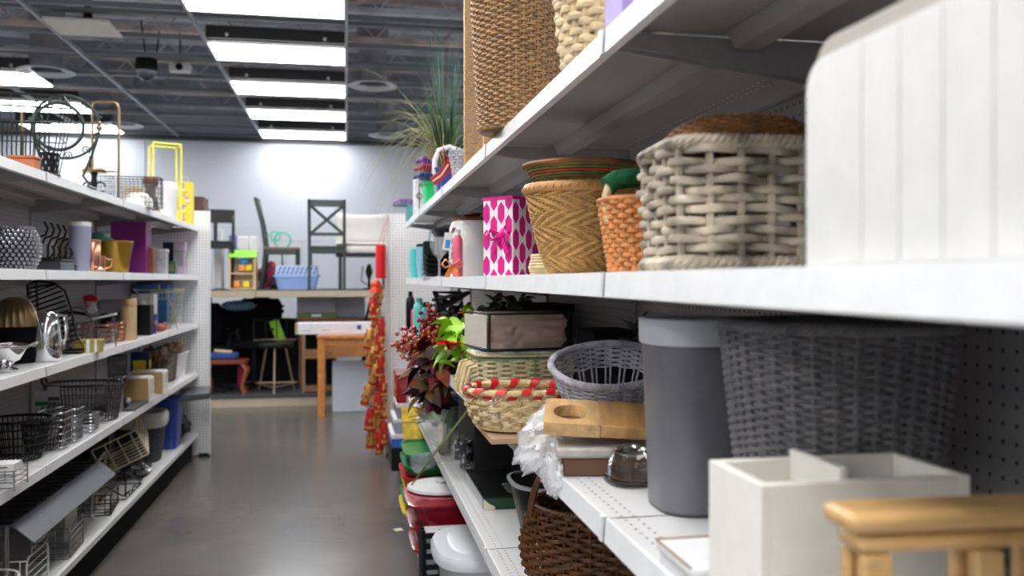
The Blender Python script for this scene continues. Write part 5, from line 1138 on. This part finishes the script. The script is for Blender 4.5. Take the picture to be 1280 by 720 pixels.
boxt('black_carton', 'black carton behind the cream racks on the base deck', 'carton', (-1.62,6.0,LB), (.14,.5,.3), DK)
boxt('dark_tub', 'dark tub at the back of the base deck behind the blue bin', 'tub', (-1.62,7.3,LB), (.14,.5,.32), DK)
# ================================================================== FAR END: rack along the back wall
def far(px, Y):
    X = Y*math.tan(math.atan((px-640)/F)+TH); d = Y*CT+X*ST
    return X, d/F
def zy(py, px, Y): X, s = far(px, Y); return H-(py-350)*s
YF = 10.85
xa, xb = -3.6, 1.9; ZP = zy(362, 370, YF)
bgm = M('beam_beige', (.42,.36,.26), .55); dk = M('platform_mat', (.05,.05,.055), .7)
t = thing('storage_rack', 'long beige-beamed storage rack standing before the back wall', 'rack', (0,0,0))
MB().box(xa,YF,ZP-.09,xb,YF+.04,ZP-.012).build('front_beam', bgm, t, bevel=.004); MB().box(xa,YF+1.35,ZP-.09,xb,YF+1.39,ZP-.012).build('rear_beam', bgm, t)
MB().box(xa,YF,ZP-.011,xb,YF+1.39,ZP).build('upper_deck', dk, t)
MB().box(xa,YF,.10,xb,YF+1.39,.14).build('lower_deck', dk, t); MB().box(xa,YF+.01,.0,xb,YF+.04,.10).build('base_beam', bgm, t)
for x_ in (xa+.03,-1.78,xb-.03):
    for y_ in (YF+.05,YF+1.32): MB().box(x_-.03,y_-.02,.14,x_+.03,y_+.03,ZP-.09).build('upright', M('rack_post',(.06,.06,.065),.5), t)
for x_ in (-1.06,.36): MB().box(x_-.004,YF-.003,ZP-.088,x_+.004,YF-.001,ZP-.014).build('beam_joint', DGREY, t)
MB().box(xa,YF+1.36,.14,xb,YF+1.38,.80).build('rear_panel', MATB, t)
# chairs
cg = M('chair_green', (.035,.055,.05), .45); cb = M('chair_black', (.012,.013,.018), .45)
def chair(name, label, loc, rot, mat, seat_mat, style, W=.44, Dp=.42, SH=.47, BH=1.08):
    t = thing(name, label, 'chair', loc, rot); w, d = W/2, Dp/2
    MB().box(-w,-d,SH-.03,w,d,SH).build('seat', seat_mat, t, bevel=.006)
    MB().box(-w+.02,-d+.015,SH-.085,w-.02,-d+.035,SH-.03).build('apron', mat, t); MB().box(-w+.02,d-.035,SH-.085,w-.02,d-.015,SH-.03).build('apron', mat, t)
    MB().box(-w+.01,-d+.035,SH-.085,-w+.03,d-.035,SH-.03).build('apron', mat, t); MB().box(w-.03,-d+.035,SH-.085,w-.01,d-.035,SH-.03).build('apron', mat, t)
    for sx in (-1,1):
        MB().tube([(sx*(w-.02),-d+.02,0),(sx*(w-.02),-d+.02,SH-.03)], .02, 4).build('leg', mat, t, smooth=False)
        # rear leg runs up into the back post, bowed
        MB().tube([(sx*(w-.02),d+.05,0),(sx*(w-.02),d-.0,SH*.5),(sx*(w-.02),d-.02,SH),(sx*(w-.02),d+.02,SH+.28),(sx*(w-.02),d+.10,BH)], .02, 4).build('back_post', mat, t, smooth=False)
    def by(z): u = (z-SH)/(BH-SH); return d-.02+.12*u*u
    if style == 'x':
        zt, zb = BH-.05, SH+.14
        MB().cb((0,by(zt),zt+.005),(W-.04,.022,.085)).build('top_rail', mat, t, bevel=.004); MB().cb((0,by(zb),zb),(W-.04,.02,.04)).build('lower_rail', mat, t)
        q = MB()
        for sx in (-1,1): q.tube([(sx*(w-.04),by(zt),zt-.03),(-sx*(w-.04),by(zb)+.004*sx,zb+.01)], .019, 4, rn=.012)
        q.build('cross_back', mat, t, smooth=False)
    if style == 'slat':
        MB().cb((0,by(BH-.09),BH-.07),(W,.02,.17)).build('top_rail', mat, t, bevel=.01); MB().box(-.022,by(SH+.05)-.01,SH,.022,by(SH+.2)+.03,BH-.15).build('splat', mat, t)
    return t
# x back chair seen from behind
X_, s = far(409, 11.1); chair('dining_chair', 'dark green dining chair with X-shaped back facing the wall', (X_,11.1,ZP), PI, cg, cg, 'x', 46*s, .42, zy(308,409,11.1)-ZP, zy(250,409,11.1)-ZP-.02)
X_, s = far(352, 11.25); chair('dining_chair', 'dark green dining chair in profile with a brown seat', (X_+.0,11.35,ZP), -PI*.5+PI*.0+PI, cg, M('seat_brown',(.22,.12,.07),.5), 'x', .42, .42, zy(309,350,11.25)-ZP, zy(248,350,11.25)-ZP)
X_, s = far(270, 11.3); chair('bar_chair', 'black high chair with curved top rail at the left end of the rack', (X_,11.2,ZP), .1, cb, cb, 'slat', .46, .40, zy(302,270,11.3)-ZP, zy(262,270,11.3)-ZP)
# cushioned seat
X_, s = far(453, 11.3); t = thing('cushioned_chair', 'black-framed chair with large white back and seat cushions', 'chair', (X_,11.2,ZP)); wc = M('white_cushion', (.70,.68,.66), .85, bump=.2, scale=6)
sz = zy(318,453,11.3)-ZP; w_ = 33*s
MB().box(-w_*.98,-.22,sz-.035,w_*.98,.24,sz).build('seat_frame', cb, t)
for sx in (-1,1):
    for sy in (-1,1): MB().box(sx*w_*.82-.02,sy*.19-.02,0,sx*w_*.82+.02,sy*.19+.02,sz-.035).build('leg', cb, t)
def cushion(a, b, c, n=4): return MB().loft([(a*.8,b*.8,-c),(a*.97,b*.95,-c*.75),(a,b,-c*.2),(a,b,c*.2),(a*.97,b*.95,c*.75),(a*.8,b*.8,c)], n, 40)
cushion(w_*1.02,.25,.05).build('seat_cushion', wc, t, loc=(0,0,sz+.051)); cushion(w_*1.0,.24,.02).build('seat_pad', wc, t, loc=(0,0,sz+.125))
q = MB(); h2 = (zy(266,453,11.3)-ZP-sz-.13)/2; zc_ = sz+.13+h2; N_ = 24; V=[]; f=[]
for side_ in (-1,1):
    for i in range(N_+1):
        for j in range(N_+1):
            u = -1+2*i/N_; v = -1+2*j/N_; pin = 1-.10*(1-abs(v)**2)*abs(u)**4; pz = 1-.10*(1-abs(u)**2)*abs(v)**4
            V.append((u*w_*1.04*pin, .17+side_*.085*((1-u**4)*(1-v**4))**.5, zc_+v*h2*pz))
n1 = (N_+1)**2
for i in range(N_):
    for j in range(N_):
        a = i*(N_+1)+j; f.append((a,a+N_+1,a+N_+2,a+1)); f.append((n1+a+1,n1+a+N_+2,n1+a+N_+1,n1+a))
q.add(V, f).build('back_cushion', wc, t)
# laundry crate
X_, s = far(371, 11.0); t = thing('laundry_basket', 'pale blue slotted plastic laundry basket on the rack edge', 'laundry basket', (X_,11.08,ZP)); w_ = 27*s; h_ = 30*s
MB().loft([(w_*.85,.14,0),(w_*.98,.165,h_*.55)], 8, 48).build('body', PBLU, t); MB().loft([(w_*1.04,.175,h_*.52),(w_*1.04,.175,h_*.60)],8,48).build('mid_rim', PBLU, t)
MB().loft([(w_*.98,.165,h_*.6),(w_*.93,.155,h_)],8,48).build('slotted_top', M('pale_blue_light',(.42,.55,.82),.4), t)
for r_ in range(2):
    q = MB()
    for k_ in range(9): q.cb((-w_*.8+w_*.2*k_+.02*r_, -.165, h_*(.70+.17*r_)), (.016,.012,.045), (0,.5,0))
    q.build('slot_row', M('slot_blue',(.08,.13,.30),.6), t)
# toy house
X_, s = far(303, 11.0); t = thing('toy_house', 'small wooden toy house with a bright green roof', 'toy house', (X_,11.05,ZP)); w_ = 15*s; h_ = 50*s
for sx in (-1,1): MB().box(sx*w_-.012,-.10,0,sx*w_+.012,.10,h_*.80).build('side_wall', PWOOD, t)
for z_ in (0,h_*.38): MB().box(-w_+.012,-.10,z_,w_-.012,.10,z_+.018).build('floor_panel', PWOOD, t)
MB().box(-w_+.012,.09,.018,w_-.012,.10,h_*.79).build('back_panel', CREAM, t)
MB().prism([(-.12,h_*.80),(.12,h_*.98),(.12,h_*1.0),(-.12,h_*.82)],'x',-w_*1.15,w_*1.15).build('roof', M('roof_green',(.22,.65,.03),.5), t)
for k_, (px_, pz_, mt) in enumerate(((.0,.44,ORG),(-.06,.03,ORG),(.05,.03,YEL),(.08,.44,YEL))): MB().box(px_-.04,-.06,h_*pz_+.018,px_+.03,.0,h_*pz_+.09).build('toy_furniture', mt, t)
q = MB().sph((0,0,0),.07,16,(1,.8,.6)); q.build('blue_bowl', M('toy_blue',(.02,.25,.65),.4), t, loc=(.02,-.03,h_*.70))
# wire grid and hanging goods behind
t = thing('wire_grid', 'white wire display grid on the rack behind the green chair', 'wire grid', (0,11.95,ZP)); q = MB(); xg0, xg1 = far(268,11.95)[0], far(362,11.95)[0]; zt_ = zy(281,320,11.95)-ZP
k_ = 0
while xg0+.065*k_ < xg1: q.rod((xg0+.065*k_,0,.02),(xg0+.065*k_,0,zt_),.0035,5); k_ += 1
for z_ in np.arange(.02,zt_,.065): q.rod((xg0,0,z_),(xg1,0,z_),.0035,5)
q.build('grid_wires', LGREY, t); MB().box(xg0,-.1,0,xg0+.03,.1,.02).build('grid_foot', LGREY, t); MB().box(xg1-.03,-.1,0,xg1,.1,.02).build('grid_foot', LGREY, t)
t = thing('rail', 'thin grey metal rail with posts behind the X-back chair', 'rail', (0,11.9,ZP)); a_, b_ = far(330,11.9)[0], far(425,11.9)[0]; zr = zy(301,380,11.9)-ZP
MB().rod((a_,-.1,zr),(b_,-.1,zr),.01).build('rail_bar', LGREY, t)
for u in (0,.5,1): MB().rod((a_+(b_-a_)*u,-.1,0),(a_+(b_-a_)*u,-.1,zr),.008).build('post', LGREY, t)
for k_, (px, py0, py1, w_, mt, lab, nm) in enumerate(((292,294,345,5,M('spool_blue',(.16,.18,.50),.5),'blue-violet box on the rack behind the toy house','box'),(304,296,345,7,WH,'white box with rounded corners behind the toy house','box'),(317,296,345,5,WH,'narrow white carton next to the profile chair','carton'),(273,286,345,6,GW,'white round-topped appliance behind the black high chair','appliance'))):
    X_, s = far(px, 11.6); boxt('goods_box' if k_ < 3 else 'appliance', lab, nm, (X_,11.6,ZP), (w_*2*s,.16,zy(py0,px,11.6)-ZP), mt, bev=.02)
X_, s = far(353,11.6); t = thing('teal_rack', 'mint green looped wire stand behind the brown seat', 'wire stand', (X_,11.6,ZP)); zz = zy(300,353,11.6)-ZP
MB().tube(arc((0,0,zz),.10,0,2*PI,24)[:-1],.014,6,True).build('loop', M('mint',(.10,.55,.40),.4), t); MB().tube(arc((-.09,0,zz+.05),.06,0,2*PI,24)[:-1],.012,6,True).build('loop', MC['mint'], t); MB().rod((0,0,0),(0,0,zz-.1),.012).build('post', MC['mint'], t); MB().box(-.1,-.08,0,.1,.08,.012).build('foot', MC['mint'], t)
X_, s = far(334,11.3); crumple('folded_clothes', 'red, white and navy clothing heaped behind the profile chair', 'clothing', (X_,11.65,ZP+.17), .17, 31, M('red_navy_cloth',(.45,.05,.08),.8,noise=.9,scale=9), (.9,.7,1.1), .3, 22)
crumple('folded_clothes', 'dark navy bundle beside the red clothing, right of the profile chair post', 'clothing', (X_+.13,11.42,ZP+.10), .10, 32, M('navy_cloth',(.02,.03,.10),.8), (.9,.8,1.1), .3, 22)
X_, s = far(457,11.0)
t = thing('metal_stand', 'black metal stand under the white cushioned chair', 'stand', (far(462,11.3)[0],11.55,ZP)); MB().lathe([(.08,0),(.08,.012),(.02,.02),(.015,.12),(.05,.22),(.02,.32)],20).build('body', BKM, t); MB().tube([(.05,0,.01),(-.1,0,.1),(-.08,0,.3)],.008,6).build('cord', BK, t)
# ---------- lower part of the rack
X_, s = far(396, 11.4); t = thing('storage_tote', 'grey translucent storage tote with an olive green base on the rack', 'tote', (X_,11.46,zy(397,420,11.4)+.002)); 
zt_, zb_ = zy(371,396,11.4)-zy(397,420,11.4), 0; w_ = 24*s
MB().box(-w_,-.2,zb_,w_,.2,zb_+.065).build('green_base', M('olive',(.10,.16,.03),.5), t); MB().box(-w_*.98,-.2,zb_+.066,w_*.98,.2,zt_).build('grey_body', M('tote_grey',(.25,.26,.30),.35), t, bevel=.01); MB().box(-.06,-.205,zb_+.02,.06,-.2005,zb_+.045).build('label_card', WH, t)
X_, s = far(438, 11.4); zt_ = zy(369,438,11.4)-.14; boxt('white_appliance', 'tall white cabinet behind the long white carton', 'cabinet', (X_,11.85,.14), (37*s,.3,zt_), M('cabinet_white',(.62,.66,.74),.5), label_mat=None)
t = thing('office_chair', 'narrow black folded chair beside the white cabinet', 'chair', (far(461,11.2)[0],11.2,.14)); MB().tube([(-.06,0,.8),(.03,0,1.12)],.02,6).build('frame', BK, t); MB().tube([(-.1,0,0),(-.03,0,.8)],.02,6).build('leg', BK, t); MB().box(-.12,-.02,.78,.06,.02,.84).build('seat', BK, t)
# dark wooden board with long carton
xa_, xb_ = far(368,11.1)[0], far(482,11.1)[0]; zb_ = zy(420,420,11.1)
t = thing('side_table', 'dark brown low table carrying the long white carton', 'table', (0,0,.14)); zt2 = zy(404,420,11.1)-.14
MB().box(far(372,11.4)[0],11.25,zy(402,420,11.4)-.14,xb_,11.6,zy(397,420,11.4)-.14).build('top', DWOOD, t)
for px in (376,470): xx = far(px,11.4)[0]; MB().box(xx-.025,11.4,0,xx+.025,11.45,zy(402,420,11.4)-.14).build('leg', DWOOD, t)
X_, s = far(421, 10.6); zc0, zc1 = zy(419,421,10.6), zy(403,421,10.6)
# orange desk standing in front of the rack
YD = 9.9; xl, xr = far(397,YD)[0], far(397,YD)[0]+1.25; zt_ = zy(419.5,400,YD)
t = thing('wooden_desk', 'orange-brown wooden desk with one drawer standing before the rack', 'desk', (0,0,0))
MB().box(xl-.01,YD-.02,zt_-.035,xr,YD+.62,zt_).build('top', OWOOD, t, bevel=.005)
for xx in (xl,xr-.09):
    for yy in (YD,YD+.52): MB().box(xx,yy,0,xx+.075,yy+.075,zt_-.036).build('leg', OWOOD, t, bevel=.004)
MB().box(xl+.076,YD+.02,zt_-.12,xr-.10,YD+.04,zt_-.036).build('front_rail', OWOOD, t)
d_ = MB().box(xl+.076,YD+.03,zt_-.24,xr-.10,YD+.05,zt_-.125).build('drawer', M('drawer_wood',(.36,.14,.04),.4,noise=.2,scale=5), t); MB().sph((xl+.14,YD+.015,zt_-.18),.022,10).build('knob', BR, d_)
for xx in (xl+.02,xr-.07): MB().box(xx,YD+.076,zt_-.12,xx+.02,YD+.519,zt_-.036).build('side_rail', OWOOD, t)
x0_, x1_ = far(373,10.2)[0], far(473,10.2)[0]
t = thing('long_carton', 'long flat white carton with small blue print lying on the desk', 'carton', (0,10.1,zt_+.002)); hc = zy(403.5,420,10.2)-zt_
MB().box(x0_,0,.0,x1_,.30,hc).build('body', M('carton_white',(.68,.69,.76),.5), t, bevel=.004); MB().box(x0_-.03,.002,.001,x0_-.001,.298,hc-.004).build('brown_end', CARD, t)
bx = far(446,10.2)[0]; MB().box(bx,-.002,.05,bx+.05,-.0003,.10).build('blue_mark', BLU, t); bx = far(377,10.2)[0]; MB().box(bx,-.002,.035,bx+.10,-.0003,.048).build('grey_print', LGREY, t); bx = far(402,10.2)[0]; MB().box(bx,-.002,.04,bx+.09,-.0003,.055).build('grey_print', M('faint_print',(.5,.5,.6),.6), t)
x0_, x1_ = far(415,9.95)[0], far(462,9.95)[0]
tag(MB().box(x0_,0,0,x1_,.03,zy(453,430,10.1)).build('white_board', M('panel_white',(.50,.54,.62),.5), bevel=.003), 'large white board standing under the orange-brown desk', 'board', loc=(0,10.25,.001))
# rattan shelf stand
YR = 10.95; x0_, x1_ = far(379,YR)[0], far(420,YR)[0]
t = thing('shelf_stand', 'light brown wooden shelf stand behind the desk', 'shelf stand', (0,YR,.14)); zt2 = zy(419,400,YR)-.14
for xx in (x0_,x1_):
    for yy in (0,.3): MB().box(xx-.012,yy,0,xx+.012,yy+.024,zt2).build('post', M('stand_wood',(.30,.17,.08),.5,noise=.2), t)
for py in (448,489): 
    z_ = zy(py,400,YR)-.14; MB().box(x0_+.013,.0,z_,x1_-.013,.32,z_+.015).build('shelf_board', MC['stand_wood'], t); MB().box(x0_+.013,.001,z_+.016,x1_-.013,.012,z_+.07 if py == 489 else z_+.11).build('shelf_front', M('basket_panel',(.26,.13,.05),.6,noise=.3), t)
# black bar stool with brass legs
YS = 10.95; X_, s = far(343, YS); t = thing('bar_stool', 'black-backed bar stool with slim brass legs and foot rest', 'bar stool', (X_,YS+.15,.14)); br2 = M('stool_brass',(.42,.32,.22),.35,.7)
sz = zy(432,343,YS)-.14; w_ = 26*s
MB().loft([(w_*.8,.2,sz-.03),(w_*.85,.21,sz),(w_*.8,.2,sz+.03)],3,32).build('seat', BK, t)
for sx,sy in ((-1,1),(1,1),(-.0,-1),): MB().rod((sx*w_*.45,sy*.1,sz-.03),(sx*w_*.85,sy*.2,0),.012,6).build('leg', br2, t)
zf_ = zy(482,343,YS)-.14; MB().tube([(-w_,.16,zf_),(0,-.2,zf_-.02),(w_,.16,zf_)],.011,6,True).build('foot_rest', br2, t)
zt2 = zy(400,343,YS)-.14; MB().tube([(-w_,-.05,zt2-.0),(-w_*.5,.15,zt2),(0,.2,zt2),(w_*.5,.15,zt2),(w_,-.05,zt2)],.014,6).build('back_rail', BK, t)
MB().tube([(-w_,-.05,sz+.06),(-w_*.5,.15,sz+.05),(0,.2,sz+.05),(w_*.5,.15,sz+.05),(w_,-.05,sz+.06)],.014,6).build('lower_rail', br2, t)
for u in (-1,-.5,0,.5,1): MB().rod((u*w_,.2-.25*u*u,sz+.04),(u*w_,.2-.25*u*u,zt2),.007,5).build('spindle', BK, t)
X_, s = far(346,11.3); tag(MB().cb((0,0,.0),(.12,.03,.30),(0,-.35,0)).build('green_bag', M('lime_bag',(.25,.6,.02),.5), bevel=.01), 'lime green bag seen through the bar stool back', 'bag', loc=(X_,11.45,zy(415,346,11.3)))
boxt('black_cabinet', 'wide black cabinet behind the bar stool', 'cabinet', (far(355,11.9)[0],11.95,.14), (.8,.2,.86), MATB)
boxt('black_cabinet', 'black cabinet behind the light brown shelf stand', 'cabinet', (far(410,11.8)[0]+.1,12.0,.14), (.9,.2,.62), MATB)
# black office chairs and heaps at the left
for k_, (px, yy, sz_, rot, lab) in enumerate(((262,11.25,.50,.5,'black padded office chair nearest the left end panel'),(318,11.62,.55,-.4,'black padded office chair behind the first one'))):
    X_, s = far(px, yy); t = thing('office_chair', lab, 'chair', (X_,yy,.14), rot)
    cushion(.27,.25,.05).build('seat', DK, t, loc=(0,0,sz_)); cushion(.25,.06,.24).build('backrest', DK, t, loc=(0,.24,sz_+.34))
    MB().rod((0,0,.06),(0,0,sz_-.05),.03,10).build('column', BK, t)
    for i in range(5): a = 2*PI*i/5; MB().rod((0,0,.07),(.26*math.cos(a),.26*math.sin(a),.04),.018,6,.012).build('base_arm', BK, t); MB().sph((.26*math.cos(a),.26*math.sin(a),.022),.022,8).build('caster', BK, t)
    for sx in (-1,1): MB().tube([(sx*.27,.1,sz_),(sx*.30,.1,sz_+.2),(sx*.29,-.15,sz_+.2)],.018,6).build('armrest', BK, t)
X_, s = far(330,11.6); crumple('black_coat', 'black clothing heaped high under the rack top', 'clothing', (X_-.1,11.75,1.14), .17, 41, DK, (2.0,.9,.85), .2, 28)
crumple('denim_pile', 'folded light blue denim on the heap at the top left of the rack bay', 'clothing', (far(298,11.4)[0],11.42,1.19), .085, 42, M('denim',(.13,.22,.32),.85,noise=.3), (2.6,1.1,.75), .15, 28)
boxt('stacked_carton', 'black carton supporting the heap of dark clothing', 'carton', (far(275,12.0)[0],12.1,.14), (.9,.16,1.0), MATB)
t = thing('carved_table', 'small reddish carved table with curved legs at the left', 'table', (far(283,10.98)[0],11.0,.14)); rw = M('cherry_wood',(.28,.06,.025),.3,coat=.4); 
zt2 = zy(449,283,11)-.14; MB().loft([(.24,.13,zt2-.05),(.26,.15,zt2-.02),(.26,.15,zt2)],4,32).build('top', rw, t)
for sx in (-1,1):
    for sy in (-1,1): MB().tube([(sx*.19,sy*.08,zt2-.05),(sx*.24,sy*.11,zt2*.7),(sx*.18,sy*.09,zt2*.25),(sx*.21,sy*.1,.0)],[.03,.026,.014,.02],8).build('leg', rw, t)
tag(cushion(.22,.12,.04).build('folded_blanket', M('blue_blanket',(.02,.05,.22),.8)), 'dark blue folded cushion lying on the reddish table', 'cushion', loc=(far(270,10.98)[0]+.04,11.0,zy(449,283,11)+.042))
tag(MB().cb((0,0,0),(.20,.04,.03),(0,.1,0)).build('wooden_bar', PWOOD), 'pale wooden bar resting on the dark blue cushion', 'bar', loc=(far(278,10.9)[0],10.98,zy(449,283,11)+.10))
crumple('pink_cloth', 'crimson cloth hanging beside the reddish table leg', 'cloth', (far(299,11)[0],11.2,.34), .09, 44, M('crimson',(.35,.01,.07),.7), (.5,.5,2.1), .2, 20)
# ================================================================== firecracker garland on the end panel of the right unit
gold_red = M('firecracker_red', (.50,.02,.01), .35, noise=.5, scale=30); fg = M('firecracker_gold', (.75,.42,.10), .3, .5)
YG = 7.45; X0, s = far(470, YG)
hp = X0
t = thing('red_drum', 'bright red faceted paper drum hanging by strings from the end panel', 'hanging decoration', (far(476,YG)[0],YG,zy(348,476,YG)))
hh = (348-306)*s; ww = 6.2*s
MB().loft([(ww,.05,0),(ww*1.05,.055,.02),(ww*1.05,.055,hh-.02),(ww,.05,hh)], 2, 8).build('body', M('bright_red',(.75,.005,.01),.4), t, smooth=False)
q = MB(); zt2 = 2.06-zy(348,476,YG)
for u in (-.5,.5): q.rod((u*ww,0,hh),(.35-far(476,YG)[0],.15,zt2),.0025,4)
q.build('hanging_string', RED, t)
t = thing('firecracker_garland', 'red and gold paper firecracker garland hanging at the end panel', 'garland', (X0,YG,0)); random.seed(17)
MB().sph((0,0,zy(356,470,YG)),.045,12,(1,1,1.0)).lathe([(.055,zy(366,470,YG)),(.03,zy(353,470,YG))],16).build('red_cap', M('orange_red',(.75,.05,.01),.35), t)
MB().tube([(0,0,zy(350,470,YG)),(.005,.02,zy(450,470,YG)),(0,0,zy(560,470,YG))],.006,5).build('cord', RED, t)
rows = [(370,3,4,.1),(385,-3,12,-.05),(398,0,-5,.15),(412,6,3,-.05),(425,-9,9,.22),(434,4,-3,.05),(447,-6,5,.3),(458,5,8,.1),(470,-3,-2,.25),(482,8,2,-.1),(494,-11,6,.35),(503,2,3,.05),(512,9,-1,-.1),(523,-8,4,.2),(530,3,-2,.05),(541,10,2,.0),(548,-6,3,.1),(553,4,0,.0)]
L1 = 28*s; rr_ = 5.4*s
for k_, (py, dx, dy, til) in enumerate(rows):
    z_ = zy(py, 470, YG); m_ = Matrix.Translation((dx*s, .03*(-1)**k_, z_)) @ Euler((0, til*.8, 0)).to_matrix().to_4x4()
    o = MB().lathe([(rr_*.9,-L1/2),(rr_,-L1/2+.01),(rr_,L1/2-.01),(rr_*.9,L1/2)],14).build('firecracker', gold_red if k_ % 2 else fg, t); o.matrix_local = m_
    b1 = MB().lathe([(rr_*1.03,-L1*.42),(rr_*1.03,-L1*.30)],14,cap0=False,cap1=False).build('end_band', fg if k_ % 2 else gold_red, o)
    q = MB()
    for j in range(9): a = random.uniform(0,2*PI); q.sph((rr_*math.cos(a), rr_*math.sin(a), random.uniform(-.25,.4)*L1), .014, 6, (.7,.7,1.4))
    q.build('spots', fg if k_ % 2 else gold_red, o)
